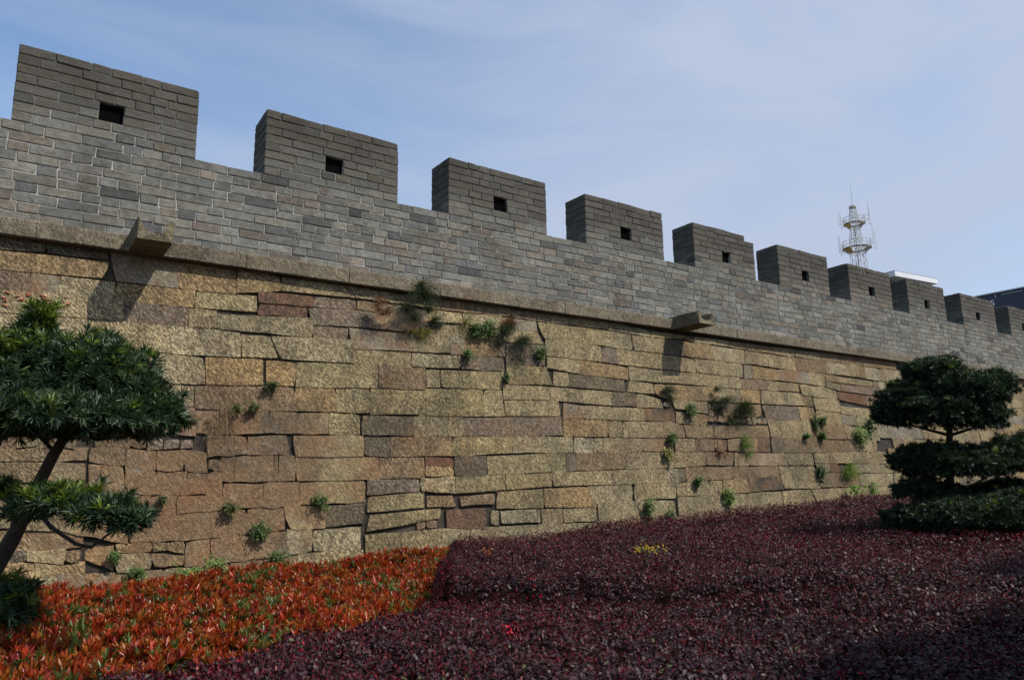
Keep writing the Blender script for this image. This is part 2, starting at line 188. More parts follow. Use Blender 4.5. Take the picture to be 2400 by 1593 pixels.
RIGHT_BRANCH = [[(10.643, -5.302, -0.335, 0.046), (10.778, -5.414, -0.253, 0.035), (11.003, -5.602, -0.116, 0.023), (11.18, -5.757, 0.022, 0.012)], [(10.583, -5.338, 0.006, 0.035), (10.321, -5.17, 0.068, 0.023), (10.078, -5.016, 0.13, 0.012)], [(10.55, -5.42, 0.46, 0.046), (10.178, -5.189, 0.582, 0.029), (9.837, -4.973, 0.674, 0.012)], [(10.55, -5.42, 0.46, 0.046), (10.845, -5.649, 0.568, 0.029), (11.061, -5.85, 0.79, 0.012)], [(10.649, -5.292, -0.392, 0.035), (10.453, -5.17, -0.331, 0.023), (10.21, -5.016, -0.27, 0.012)]]
HEDGE_FLOWER = (5.72, -4.51)
WHITE_WEED = (15.89, -0.89)
ORANGE_SPRIG = (4.07, -3.91)
PAINT = [(-0.15, 2.15, 0.135, 0.27), (0.02, 2.17, 0.117, 0.081), (0.11, 2.22, 0.09, 0.063), (0.27, 2.19, 0.135, 0.117), (0.47, 2.2, 0.09, 0.18)]

# ------------------------------------------------------------------ helpers
def tag(o, label=None, cat=None, group=None, kind=None):
    if label: o['label'] = label
    if cat: o['category'] = cat
    if group: o['group'] = group
    if kind: o['kind'] = kind
    return o
ORIG = {}
def empty(name, loc, parent=None):
    o = bpy.data.objects.new(name, None); col.objects.link(o)
    o.empty_display_size = 0.2
    base = ORIG.get(parent.name, Vector((0, 0, 0))) if parent else Vector((0, 0, 0))
    o.location = Vector(loc) - base; ORIG[o.name] = Vector(loc)
    if parent: o.parent = parent
    return o
class MB:
    """collects world-space vertices, faces and one tint per vertex; build() links ONE mesh object"""
    def __init__(s): s.v = []; s.f = []; s.c = []
    def add(s, vs, fs, tint=(1, 1, 1)):
        n = len(s.v); s.v += [tuple(map(float, p)) for p in vs]; s.f += [tuple(i+n for i in f) for f in fs]
        s.c += [tint]*len(vs)
    def merge(s, o):
        n = len(s.v); s.v += o.v; s.f += [tuple(i+n for i in f) for f in o.f]; s.c += o.c
    def box(s, x0, x1, y0, y1, z0, z1, tint=(1, 1, 1)):
        s.add([(x0, y0, z0), (x1, y0, z0), (x1, y1, z0), (x0, y1, z0), (x0, y0, z1), (x1, y0, z1), (x1, y1, z1), (x0, y1, z1)],
              [(0, 3, 2, 1), (4, 5, 6, 7), (0, 1, 5, 4), (1, 2, 6, 5), (2, 3, 7, 6), (3, 0, 4, 7)], tint)
    def tube(s, pts, rad, n=8, tint=(1, 1, 1), jit=0.0, caps=True):
        pts = [Vector(p) for p in pts]
        if not hasattr(rad, '__len__'): rad = [rad]*len(pts)
        base = len(s.v); prev = None
        for i, p in enumerate(pts):
            d = (pts[min(i+1, len(pts)-1)] - pts[max(i-1, 0)]).normalized()
            u = d.orthogonal().normalized() if prev is None else (prev - d*prev.dot(d)).normalized()
            prev = u; w = d.cross(u)
            for k in range(n):
                a = 2*math.pi*k/n; r = rad[i]*(1+random.uniform(-jit, jit))
                s.v.append(tuple(p + (u*math.cos(a) + w*math.sin(a))*r)); s.c.append(tint)
        for i in range(len(pts)-1):
            for k in range(n):
                a = base+i*n+k; b = base+i*n+(k+1) % n
                s.f.append((a, b, b+n, a+n))
        if caps:
            s.f.append(tuple(base+k for k in reversed(range(n)))); s.f.append(tuple(base+(len(pts)-1)*n+k for k in range(n)))
    def build(s, name, mat, parent=None, smooth=False, origin=None):
        me = bpy.data.meshes.new(name)
        v = np.array(s.v, float)
        base = ORIG.get(parent.name, Vector((0, 0, 0))) if parent else Vector((0, 0, 0))
        if origin is None:
            origin = Vector(((v[:, 0].min()+v[:, 0].max())/2, (v[:, 1].min()+v[:, 1].max())/2, v[:, 2].min()))
        origin = Vector(origin)
        me.from_pydata([tuple(p) for p in (v - np.array(origin))], [], s.f)
        at = me.color_attributes.new('tint', 'FLOAT_COLOR', 'POINT')
        c = np.ones((len(s.v), 4)); c[:, :3] = np.array(s.c); at.data.foreach_set('color', c.ravel())
        if smooth: me.polygons.foreach_set('use_smooth', [True]*len(me.polygons))
        me.materials.append(mat); me.update()
        o = bpy.data.objects.new(name, me); col.objects.link(o)
        o.location = origin - base; ORIG[o.name] = origin
        if parent: o.parent = parent
        return o

def quad_mesh(name, V, nper, faces_per, C, mat, parent=None, origin=(0, 0, 0)):
    """V (N,nper,3) leaves, each with the same face list; fast numpy build"""
    N = V.shape[0]; V = V.reshape(-1, 3) - np.array(origin)
    base = ORIG.get(parent.name, Vector((0, 0, 0))) if parent else Vector((0, 0, 0))
    me = bpy.data.meshes.new(name)
    loops = []; sizes = []
    for f in faces_per: loops += list(f); sizes.append(len(f))
    loops = np.array(loops); nl = len(loops)
    me.vertices.add(len(V)); me.vertices.foreach_set('co', V.astype(np.float32).ravel())
    allv = (np.arange(N)[:, None]*nper + loops[None, :]).ravel().astype(np.int32)
    me.loops.add(len(allv)); me.loops.foreach_set('vertex_index', allv)
    st = np.cumsum([0]+sizes[:-1]); ls = (np.arange(N)[:, None]*nl + st[None, :]).ravel().astype(np.int32)
    me.polygons.add(len(ls)); me.polygons.foreach_set('loop_start', ls)
    me.update(calc_edges=True); me.validate()
    at = me.color_attributes.new('tint', 'FLOAT_COLOR', 'POINT')
    c = np.ones((N, nper, 4), np.float32); c[:, :, :3] = C[:, None, :]; at.data.foreach_set('color', c.ravel())
    me.materials.append(mat)
    o = bpy.data.objects.new(name, me); col.objects.link(o)
    o.location = Vector(origin) - base; ORIG[o.name] = Vector(origin)
    if parent: o.parent = parent
    return o
def nrm(a): return a/np.maximum(np.linalg.norm(a, axis=-1, keepdims=True), 1e-9)
def rand_unit(n): return nrm(rng.normal(size=(n, 3)))
def leaves(name, B, D, Nn, Ln, Wd, C, mat, parent=None, shape='blade', origin=(0, 0, 0), droop=0.12):
    D = nrm(D); S = nrm(np.cross(D, Nn)); Nn = np.cross(S, D)
    Ln = Ln[:, None]; Wd = Wd[:, None]/2
    if shape == 'blade':
        m = B + D*Ln*0.45
        V = np.stack([B, m + S*Wd + Nn*Wd*0.5, B + D*Ln - Nn*Ln*droop, m - S*Wd + Nn*Wd*0.5], 1)
        return quad_mesh(name, V, 4, [(0, 1, 2), (0, 2, 3)], C, mat, parent, origin)
    a = B + D*Ln*0.28; b = B + D*Ln*0.72 - Nn*Ln*droop*0.4
    V = np.stack([B, a + S*Wd*0.9, b + S*Wd*0.85, B + D*Ln - Nn*Ln*droop, b - S*Wd*0.85, a - S*Wd*0.9], 1)
    return quad_mesh(name, V, 6, [(0, 1, 2, 3), (0, 3, 4, 5)], C, mat, parent, origin)

# ------------------------------------------------------------------ materials
class NT:
    def __init__(s, name):
        s.m = bpy.data.materials.new(name); s.m.use_nodes = True; s.t = s.m.node_tree; s.t.nodes.clear()
        s.out = s.n('ShaderNodeOutputMaterial'); s.b = s.n('ShaderNodeBsdfPrincipled')
        s.l(s.b.outputs[0], s.out.inputs['Surface'])
    def n(s, t, **k):
        o = s.t.nodes.new(t)
        for a, b in k.items(): setattr(o, a, b)
        return o
    def l(s, a, b): s.t.links.new(a, b)
    def val(s, i, v): i.default_value = v
    def pos(s): return s.n('ShaderNodeNewGeometry').outputs['Position']
    def noise(s, vec, scale, detail=4, rough=0.55, dist=0.0):
        o = s.n('ShaderNodeTexNoise'); s.l(vec, o.inputs['Vector'])
        o.inputs['Scale'].default_value = scale; o.inputs['Detail'].default_value = detail
        o.inputs['Roughness'].default_value = rough; o.inputs['Distortion'].default_value = dist
        return o.outputs['Fac']
    def map(s, vec, rot=(0, 0, 0), scale=(1, 1, 1), loc=(0, 0, 0)):
        o = s.n('ShaderNodeMapping'); s.l(vec, o.inputs['Vector'])
        o.inputs['Rotation'].default_value = rot; o.inputs['Scale'].default_value = scale; o.inputs['Location'].default_value = loc
        return o.outputs['Vector']
    def rng(s, v, a, b, c=0.0, d=1.0):
        o = s.n('ShaderNodeMapRange'); s.l(v, o.inputs['Value'])
        for k, x in zip(('From Min', 'From Max', 'To Min', 'To Max'), (a, b, c, d)): o.inputs[k].default_value = x
        return o.outputs['Result']
    def math(s, op, a, b=None):
        o = s.n('ShaderNodeMath', operation=op)
        for i, x in enumerate((a, b)):
            if x is None: continue
            if isinstance(x, (int, float)): o.inputs[i].default_value = x
            else: s.l(x, o.inputs[i])
        return o.outputs[0]
    def mix(s, f, a, b, mode='MIX'):
        o = s.n('ShaderNodeMixRGB', blend_type=mode)
        for i, x in enumerate((f, a, b)):
            if isinstance(x, (int, float)): o.inputs[i].default_value = x
            elif isinstance(x, tuple): o.inputs[i].default_value = (*x, 1)
            else: s.l(x, o.inputs[i])
        return o.outputs[0]
    def bump(s, h, strength, dist, nrmin=None):
        o = s.n('ShaderNodeBump'); s.l(h, o.inputs['Height'])
        o.inputs['Strength'].default_value = strength; o.inputs['Distance'].default_value = dist
        if nrmin is not None: s.l(nrmin, o.inputs['Normal'])
        return o.outputs['Normal']
    def tint(s):
        o = s.n('ShaderNodeAttribute', attribute_type='GEOMETRY', attribute_name='tint'); return o.outputs['Color']

def stone_material(name, chisel=1.0, stains=True, rough=0.95, ero=0):
    k = NT(name); P = k.pos(); c = k.tint()
    big = k.noise(P, 0.9, 5, 0.6)
    sp = k.n('ShaderNodeSeparateXYZ'); k.l(P, sp.inputs[0])
    edge = k.noise(P, 2.2, 5, 0.65)
    def spot(cx, cz, rx, rz):
        a = k.math('MULTIPLY', k.math('SUBTRACT', sp.outputs['X'], cx), 1/rx); b = k.math('MULTIPLY', k.math('SUBTRACT', sp.outputs['Z'], cz), 1/rz)
        d = k.math('SQRT', k.math('ADD', k.math('MULTIPLY', a, a), k.math('MULTIPLY', b, b)))
        return k.rng(k.math('ADD', d, k.math('MULTIPLY', k.math('SUBTRACT', edge, 0.5), 2.2)), 0.55, 1.15, 1, 0)
    mid = k.noise(P, 5.0, 5, 0.65)
    fine = k.noise(P, 38.0, 4, 0.7)
    # chisel strokes: short gouges running down to the right across the face
    ch = k.noise(k.map(k.map(P, rot=(0, math.radians(-52), 0)), scale=(11, 14, 34)), 1.9, 4, 0.68, 0.8)
    pits = k.rng(ch, 0.37, 0.52)
    c = k.mix(0.75, c, k.mix(k.rng(mid, 0.25, 0.75), (0.56, 0.54, 0.52), (1.40, 1.36, 1.28)), 'MULTIPLY')
    c = k.mix(0.8, c, k.mix(k.rng(fine, 0.3, 0.7), (0.7, 0.69, 0.67), (1.2, 1.2, 1.2)), 'MULTIPLY')
    if stains:
        st = k.rng(k.noise(k.map(P, scale=(1.2, 1, 0.75)), 1.2, 7, 0.72), 0.47, 0.61, 0, 0.82)
        grain = k.rng(k.noise(P, 26.0, 3, 0.7), 0.40, 0.56, 1.0, 0.35)
        c = k.mix(k.math('MULTIPLY', st, grain), c, (0.060, 0.052, 0.040))
        # the long damp, eroded patch at the lower left, its dark fringe, and a browner patch further along
        c = k.mix(k.math('MULTIPLY', spot(1.9, 0.20, 2.0, 1.0), k.rng(mid, 0.3, 0.65, 0.45, 0.88)), c, (0.185, 0.112, 0.060))
        c = k.mix(k.math('MULTIPLY', k.math('MULTIPLY', spot(1.7, 0.35, 1.8, 0.9), k.rng(k.noise(k.map(P, loc=(2, 5, 8), scale=(1, 1, 1.6)), 2.4, 7, 0.75), 0.50, 0.62)), 0.75), c, (0.060, 0.048, 0.036))
        c = k.mix(k.math('MULTIPLY', k.math('MULTIPLY', spot(1.6, 0.45, 1.5, 0.8), k.rng(k.noise(k.map(P, loc=(9, 2, 3)), 4.2, 7, 0.75), 0.54, 0.66)), 0.6), c, (0.34, 0.315, 0.28))
        c = k.mix(k.math('MULTIPLY', k.math('MULTIPLY', spot(2.9, 0.60, 0.9, 0.5), grain), 0.80), c, (0.055, 0.046, 0.036))
        c = k.mix(k.math('MULTIPLY', spot(1.75, 0.72, 0.42, 0.34), 0.5), c, (0.33, 0.30, 0.27))
        c = k.mix(k.math('MULTIPLY', k.math('MULTIPLY', spot(4.7, 0.9, 1.0, 0.6), grain), 0.72), c, (0.065, 0.057, 0.042))
        c = k.mix(k.math('MULTIPLY', spot(11.3, 0.75, 2.2, 0.8), 0.55), c, (0.19, 0.125, 0.075))
        c = k.mix(k.math('MULTIPLY', k.math('MULTIPLY', spot(14.3, 0.3, 1.5, 0.6), grain), 0.5), c, (0.085, 0.07, 0.05))
        rust = k.rng(k.noise(k.map(P, loc=(7, 3, 1)), 1.7, 5, 0.6), 0.55-.14*ero, 0.75-.14*ero, 0, 0.55+.25*ero)
        c = k.mix(rust, c, (0.24, 0.125, 0.06))
        lime = k.rng(k.noise(k.map(P, loc=(1, 9, 4)), 3.1, 7, 0.75), 0.66-.07*ero, 0.78-.06*ero, 0, 0.6+.15*ero)
        c = k.mix(lime, c, (0.42, 0.40, 0.36))
        wash = k.rng(big, 0.35, 0.68, 0.0, 0.40)
        c = k.mix(wash, c, (0.225, 0.175, 0.108))
    c = k.mix(k.rng(pits, 0, 1, 0.78*chisel, 0), c, (0.070, 0.055, 0.036))
    k.l(c, k.b.inputs['Base Color']); k.b.inputs['Roughness'].default_value = rough
    k.b.inputs['Specular IOR Level'].default_value = 0.2
    h = k.math('ADD', k.math('MULTIPLY', pits, 0.8*chisel), k.math('ADD', k.math('MULTIPLY', fine, 0.35), k.math('MULTIPLY', mid, 1.1)))
    k.l(k.bump(h, 1.0, 0.034), k.b.inputs['Normal'])
    return k.m
M_stone = stone_material('weathered_sandstone')
M_rough = stone_material('eroded_sandstone', chisel=0.45, ero=1)
M_ledge = stone_material('ledge_stone', chisel=0.6)

def brick_material():
    k = NT('grey_city_brick'); P = k.pos(); c = k.tint()
    fine = k.noise(P, 55.0, 4, 0.7); mid = k.noise(P, 11.0, 5, 0.65); big = k.noise(P, 1.1, 6, 0.62)
    sep = k.n('ShaderNodeSeparateXYZ'); k.l(P, sep.inputs[0])
    c = k.mix(0.75, c, k.mix(k.rng(mid, 0.28, 0.72), (0.50, 0.50, 0.50), (1.45, 1.44, 1.40)), 'MULTIPLY')
    c = k.mix(0.6, c, k.mix(k.rng(fine, 0.3, 0.7), (0.6, 0.6, 0.6), (1.35, 1.35, 1.35)), 'MULTIPLY')
    # weathering crust grows towards the exposed tops of the battlements
    hgt = k.rng(sep.outputs['Z'], 4.1, 5.3, -0.10, 0.42)
    crust = k.rng(k.math('ADD', k.math('MULTIPLY', k.math('ADD', big, k.math('MULTIPLY', mid, 0.55)), 0.68), hgt), 0.50, 0.82, 0, 0.80)
    c = k.mix(crust, c, (0.056, 0.049, 0.039))
    streak = k.noise(k.map(P, scale=(2.6, 2.6, 0.45)), 1.5, 5, 0.65)
    c = k.mix(k.rng(streak, 0.52, 0.72, 0, 0.55), c, (0.095, 0.080, 0.064))
    c = k.mix(1.0, c, k.mix(k.rng(big, 0.3, 0.7), (0.70, 0.68, 0.65), (1.20, 1.20, 1.20)), 'MULTIPLY')
    lime = k.rng(k.noise(k.map(P, loc=(4, 4, 4), scale=(1, 1, 1.5)), 4.6, 8, 0.8), 0.60, 0.74, 0, 0.42)
    c = k.mix(k.math('MULTIPLY', lime, k.rng(sep.outputs['Z'], 4.5, 5.3, 1, 0.2)), c, (0.40, 0.39, 0.37))
    k.l(c, k.b.inputs['Base Color']); k.b.inputs['Roughness'].default_value = 0.93; k.b.inputs['Specular IOR Level'].default_value = 0.25
    h = k.math('ADD', k.math('MULTIPLY', fine, 0.4), mid)
    k.l(k.bump(h, 0.9, 0.022), k.b.inputs['Normal'])
    return k.m
M_brick = brick_material()
def mortar_material():
    k = NT('lime_mortar'); P = k.pos(); sep = k.n('ShaderNodeSeparateXYZ'); k.l(P, sep.inputs[0])
    big = k.noise(P, 1.6, 6, 0.7)
    f = k.rng(k.math('ADD', big, k.rng(sep.outputs['Z'], 4.1, 5.4, -0.05, 0.28)), 0.45, 0.68)
    c = k.mix(f, (0.40, 0.385, 0.35), (0.05, 0.056, 0.05))
    c = k.mix(k.rng(k.noise(P, 30, 3), 0.4, 0.6, 0, 0.35), c, (0.08, 0.075, 0.07))
    k.l(c, k.b.inputs['Base Color']); k.b.inputs['Roughness'].default_value = 0.95
    return k.m
M_mortar = mortar_material()
def simple(name, c, rough=0.8, var=0.0, scale=6, metal=0.0, bump=0.0, spec=0.5):
    k = NT(name)
    if var:
        f = k.noise(k.pos(), scale, 5, 0.65)
        k.l(k.mix(k.rng(f, 0.25, 0.75), tuple(x*(1-var) for x in c), tuple(min(1, x*(1+var)) for x in c)), k.b.inputs['Base Color'])
        if bump: k.l(k.bump(f, bump, 0.03), k.b.inputs['Normal'])
    else: k.b.inputs['Base Color'].default_value = (*c, 1)
    k.b.inputs['Roughness'].default_value = rough; k.b.inputs['Metallic'].default_value = metal; k.b.inputs['Specular IOR Level'].default_value = spec
    return k.m
def leaf_material(name, rough=0.42, trans=0.28, spec=0.5):
    k = NT(name); c = k.tint()
    k.l(c, k.b.inputs['Base Color']); k.b.inputs['Roughness'].default_value = rough; k.b.inputs['Specular IOR Level'].default_value = spec
    t = k.n('ShaderNodeBsdfTranslucent'); k.l(k.mix(1.0, c, (1.5, 1.5, 0.9), 'MULTIPLY'), t.inputs['Color'])
    m = k.n('ShaderNodeMixShader'); m.inputs[0].default_value = trans
    k.l(k.b.outputs[0], m.inputs[1]); k.l(t.outputs[0], m.inputs[2]); k.l(m.outputs[0], k.out.inputs['Surface'])
    return k.m
M_needle = leaf_material('podocarpus_leaf', 0.42, 0.15, 0.42)
M_purple = leaf_material('purple_hedge_leaf', 0.46, 0.18, 0.22)
M_orange = leaf_material('red_shrub_leaf', 0.36, 0.30, 0.45)
M_weed = leaf_material('weed_leaf', 0.55, 0.30, 0.3)
M_bark = simple('dark_bark', (0.035, 0.027, 0.020), 0.95, 0.5, 25, bump=0.8)
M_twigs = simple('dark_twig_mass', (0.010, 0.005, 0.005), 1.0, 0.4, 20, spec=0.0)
def infill_material():
    k = NT('earthen_joint_fill'); P = k.pos(); f = k.rng(k.noise(P, 1.3, 5, 0.65), 0.50, 0.68)
    c = k.mix(f, (0.016, 0.012, 0.009), (0.055, 0.043, 0.028)); c = k.mix(k.rng(k.noise(P, 14, 4), 0.35, 0.65, 0, 0.5), c, (0.05, 0.04, 0.03))
    k.l(c, k.b.inputs['Base Color']); k.b.inputs['Roughness'].default_value = 1.0
    k.l(k.bump(k.noise(P, 12, 4), 0.8, 0.03), k.b.inputs['Normal'])
    return k.m
M_infill = infill_material()
M_soil = simple('garden_soil', (0.07, 0.055, 0.035), 1.0, 0.5, 3, bump=0.6)
M_grass_far = simple('lawn', (0.05, 0.07, 0.025), 1.0, 0.4, 2)

# ------------------------------------------------------------------ the setting
g = MB(); g.box(-400, 400, -400, 400, -2.4, -1.9)
tag(g.build('ground', M_soil, origin=(0, 0, -1.9)), kind='structure')

# ------------------------------------------------------------------ the stone rampart
T_B, Y0, Z0 = 0.17, -0.04, 2.9                 # batter of the face, its top edge
TB_N = math.sqrt(1+T_B*T_B)
def face(s, z, n=0.0):
    """a point of the battered face at s along the wall and height z, n metres proud of it"""
    return (s, Y0-(Z0-z)*T_B-n/TB_N, z+n*(-T_B)/TB_N*0.0)
PAL = {'t': (.405, .338, .215), 'y': (.395, .33, .19), 'o': (.39, .275, .15), 'b': (.30, .215, .140), 'r': (.20, .105, .075),
       'p': (.26, .205, .165), 'q': (.46, .34, .25), 'g': (.32, .29, .235), 'd': (.17, .145, .11), 'k': (.052, .052, .052), 'w': (.43, .375, .27)}
def stone_tint(c):
    b = PAL[c]; v = random.uniform(0.88, 1.10); h = random.uniform(-0.04, 0.04)
    return (b[0]*v*(1+h)*1.01, b[1]*v*.985, b[2]*v*(1-h*1.5)*.90)
def add_stone(mb, q, tint, gap=None, rough=0.012, proud=None):
    """one dressed block: q = four corners (s,z) TL,TR,BR,BL; uneven outline, rounded arris, hewn front"""
    if proud is None: proud = random.uniform(-0.006, 0.006)+(random.random() < .12)*.014
    if gap is None: gap = random.choice([-.016, -.014, -.010, -.008, -.004, .0, .006]) if not (3.6 < q[0][0] < 7.4 and q[0][1] < .15) else .002
    arr = random.choice([.002, .003, .004, .009])
    cx = sum(p[0] for p in q)/4; cz = sum(p[1] for p in q)/4
    out = []
    for i in range(4):
        a, b = q[i], q[(i+1) % 4]; Ls = math.hypot(b[0]-a[0], b[1]-a[1]); n = 4 if Ls > 0.45 else (3 if Ls > .3 else 2)
        for j in range(n):
            t = j/n
            x = a[0]+(b[0]-a[0])*t; z = a[1]+(b[1]-a[1])*t
            if j == 0:                                     # corners knocked back a little
                k = random.choice([.001, .002, .003, .006, .012, .024]); d = math.hypot(cx-x, cz-z)+1e-6; x += (cx-x)/d*k; z += (cz-z)/d*k
            out.append((x+random.uniform(-1, 1)*rough*0.5, z+random.uniform(-1, 1)*rough*0.55))
    n = len(out)
    hw = max(0.03, min(abs(q[1][0]-q[0][0]), abs(q[0][1]-q[3][1]))/2)
    def shrink(pt, g):
        x, z = pt; w = max(abs(p[0]-cx) for p in out); h = max(abs(p[1]-cz) for p in out)
        return (cx+(x-cx)*(1-g/max(w, .04)), cz+(z-cz)*(1-g/max(h, .04)))
    V = []
    for p in out: V.append(face(*shrink(p, gap*0.4), -0.10))
    for p in out: V.append(face(*shrink(p, gap*0.5), proud-arr*random.uniform(.8, 1.8)))
    for p in out: V.append(face(*shrink(p, gap*0.5+arr*random.uniform(.6, 1.8)), proud+random.uniform(-0.003, 0.003)))
    V.append(face(cx+random.uniform(-.05, .05)*hw, cz, proud+random.uniform(-0.002, 0.006)))
    F = []
    for r in (0, 1):
        for i in range(n): a = r*n+i; b = r*n+(i+1) % n; F.append((a, a+n, b+n, b))
    for i in range(n): F.append((2*n+i, 3*n, 2*n+(i+1) % n))
    mb.add(V, F, tint)
def parse_stones(txt):
    res = []
    for it in txt.split(';'):
        res.append((it[0], [tuple(int(a)/100 for a in p.split(',')) for p in it[1:].split(' ')]))
    return res
stones = parse_stones(STONES)
for c, q in stones: pass
def inside(p, q):
    r = False; j = len(q)-1
    for i in range(len(q)):
        if (q[i][1] > p[1]) != (q[j][1] > p[1]) and p[0] < (q[j][0]-q[i][0])*(p[1]-q[i][1])/(q[j][1]-q[i][1])+q[i][0]: r = not r
        j = i
    return r
# further courses where the wall runs on past the traced blocks (right end, left end, footing)
fill = []
def courses(s0, s1, ztop, zbot, test):
    z = ztop
    while z > zbot:
        h = random.uniform(0.22, 0.33); s = s0+random.uniform(-.3, 0)
        while s < s1:
            l = random.uniform(0.4, 1.25); j = lambda: random.uniform(-.012, .012)
            q = [(s, z+j()), (s+l, z+j()), (s+l+j(), z-h+j()), (s+j(), z-h+j())]
            ok = True
            if test:
                pts = [(s+l*a, z-h*b) for a in (.04, .28, .5, .72, .96) for b in (.12, .5, .88)]
                hit = sum(any(inside(p, st[1]) for st in stones if abs(st[1][0][0]-p[0]) < 3) for p in pts)
                ok = hit <= 1
            if ok: fill.append((random.choice('tttttybgpo' if s > 3 else 'ttbbo'), q))
            s += l
        z -= h
courses(15.6, 34, 2.88, -1.9, True)
courses(-5, -0.45, 2.88, -1.9, True)
random.seed(21)
courses(-0.5, 15.6, -0.62, -1.9, True)
# small rubble packed where the surveyed blocks leave holes
random.seed(77)
zz = -1.15
while zz < 2.8:
    ss = -0.5
    while ss < 15.5:
        pts = [(ss+a, zz+b_) for a in (-.055, 0, .055) for b_ in (-.04, 0, .04)]
        near = [st[1] for st in stones if abs((st[1][0][0]+st[1][1][0])/2-ss) < 1.6 and abs(st[1][0][1]-zz) < .7]
        if not any(inside(p, q) for p in pts for q in near):
            w_, h_ = random.uniform(.07, .10), random.uniform(.05, .07); j = lambda: random.uniform(-.018, .018)
            fill.append((random.choice('bbtgb'), [(ss-w_+j(), zz+h_+j()), (ss+w_+j(), zz+h_+j()), (ss+w_+j(), zz-h_+j()), (ss-w_+j(), zz-h_+j())])); ss += .13
        ss += .05
    zz += .125
wall = empty('stone_rampart', (10, -0.9, -1.9))
tag(wall, 'long battered wall of weathered tan sandstone blocks under the grey brick battlements', 'stone wall')
def dist(q):
    s = sum(p[0] for p in q)/4; z = sum(p[1] for p in q)/4
    w = abs(q[1][0]-q[0][0])*abs(q[0][1]-q[3][1]); d = math.hypot(s, 9.5)
    return w*9.5/d**3
cand = [(dist(q), c, q, 0) for c, q in stones]+[(dist(q) if q[0][0] > 15 else 0, c, q, 1) for c, q in fill]
cand.sort(key=lambda t: -t[0])
rest = MB()
ERO = lambda q: (0.2 < q[0][0] < 3.3 and q[0][1] < 1.15)
for i, (d, c, q, isf) in enumerate(cand):
    ero = ERO(q)
    if i < 296 and d > 0:
        mb = MB(); add_stone(mb, q, stone_tint(c), gap=random.choice([-.022, -.018, -.012, -.004, .008]) if ero else None, rough=0.020 if ero else 0.013, proud=random.uniform(-.012, .012) if ero else None)
        mb.build('stone_block', M_rough if ero or c in 'qkg' else M_stone, wall, smooth=False)
    else:
        add_stone(rest, q, stone_tint(c))
o = rest.build('stone_courses', M_stone, wall); o['kind'] = 'stuff'
# earthen fill behind the joints and the body of the rampart
b = MB(); s0, s1 = -5.0, 34.0
def yb(z, n): return Y0-(Z0-z)*T_B+n+.004
b.add([(s0, yb(-1.9, .035), -1.9), (s1, yb(-1.9, .035), -1.9), (s1, yb(2.9, .035), 2.9), (s0, yb(2.9, .035), 2.9),
       (s0, 5, -1.9), (s1, 5, -1.9), (s1, 5, 2.9), (s0, 5, 2.9)],
      [(0, 1, 2, 3), (5, 4, 7, 6), (3, 2, 6, 7), (4, 0, 3, 7), (1, 5, 6, 2), (4, 5, 1, 0)])
b.build('rubble_core', M_infill, wall)
# ledge course of long slabs
random.seed(5)
s = -5.0; joints = [-5.0]
known = [0.1, 1.3, 2.55, 4.05, 5.6, 6.9, 8.2]
while s < 34:
    s += random.uniform(1.0, 1.6); joints.append(s)
joints = sorted([j for j in joints if j < -0.6 or j > 9.2]+known)
for a, c in zip(joints[:-1], joints[1:]):
    m = MB(); t = random.choice([(.25, .220, .165), (.27, .235, .175), (.225, .205, .16)]); v = random.uniform(.88, 1.06)
    n = max(2, int((c-a)/0.3)); ys = -0.175+random.uniform(-.006, .006); V = []; Fc = []
    zz0 = 2.905; zz1 = 3.122
    for i in range(n+1):
        x = a+0.004+(c-a-0.008)*i/n; e = 0.004*random.uniform(-1, 1); e2 = 0.006*random.uniform(-1, 1)
        V += [(x, 0.0, zz0), (x, ys+.012, zz0+e), (x, ys+e, zz0+.012+e), (x, ys+e, zz1-.014+e2), (x, ys+.014, zz1+e2), (x, 0.0, zz1)]
    for i in range(n):
        for k in range(5): p = i*6+k; Fc.append((p, p+1, p+7, p+6))
    Fc += [(5, 4, 3, 2, 1, 0), tuple(n*6+k for k in range(6))]
    m.add(V, Fc, tuple(x*v for x in t)); m.build('ledge_slab', M_ledge, wall)
# stone water spouts: troughs with a broken lip
M_spout = stone_material('mossy_spout_stone', chisel=0.4)
def spout(x0, x1, yf, worn):
    m = MB(); z0, z1 = 2.912, 3.165; w = 0.075; zc = 2.995
    def sec(y, er=0.0):
        j = lambda k: random.uniform(-er, er)*k
        return [(x0+j(.6), y+j(1), z0+j(.3)), (x1+j(.6), y+j(1), z0+j(.3)), (x1+j(.6), y+j(1), z1+j(1)), (x1-w*.45+j(.5), y+j(1), z1-.004+j(1.3)),
                (x1-w*1.25+j(.5), y+j(1), zc+.03+j(.6)), ((x0+x1)/2+j(1), y+j(1.5), zc-.01+j(.5)), (x0+w*1.2+j(.5), y+j(1), zc+.03+j(.6)), (x0+w*.5+j(.5), y+j(1), z1-.004+j(1.3)), (x0+j(.6), y+j(1), z1+j(1))]
    ys = [0.0, -.19, -.35, -.52, yf+.05, yf]; V = []; Fc = []
    for i, y in enumerate(ys): V += sec(y, [0, .004, .007, .01, .02*worn, .03*worn][i])
    for i in range(len(ys)-1):
        for k in range(9): a = i*9+k; b_ = i*9+(k+1) % 9; Fc.append((a, b_, b_+9, a+9))
    e = (len(ys)-1)*9; Fc += [(e, e+8, e+7, e+6), (e, e+6, e+5), (e, e+5, e+1), (e+1, e+5, e+4), (e+1, e+4, e+3, e+2)]
    m.add(V, Fc, (.20, .175, .115))
    return m.build('water_spout', M_spout, wall)
spout(1.09, 1.50, -0.82, 1.2)
spout(11.02, 11.47, -0.83, 0.9)
spout(21.42, 21.86, -0.72, 0.4)
spout(-8.9+5, -8.45+5, -0.8, 0.8)

M_hole_shade = simple('hole_shade_black', (.004, .004, .004), 1.0, spec=0.0)  # flat near-black colour for the shade inside the loopholes
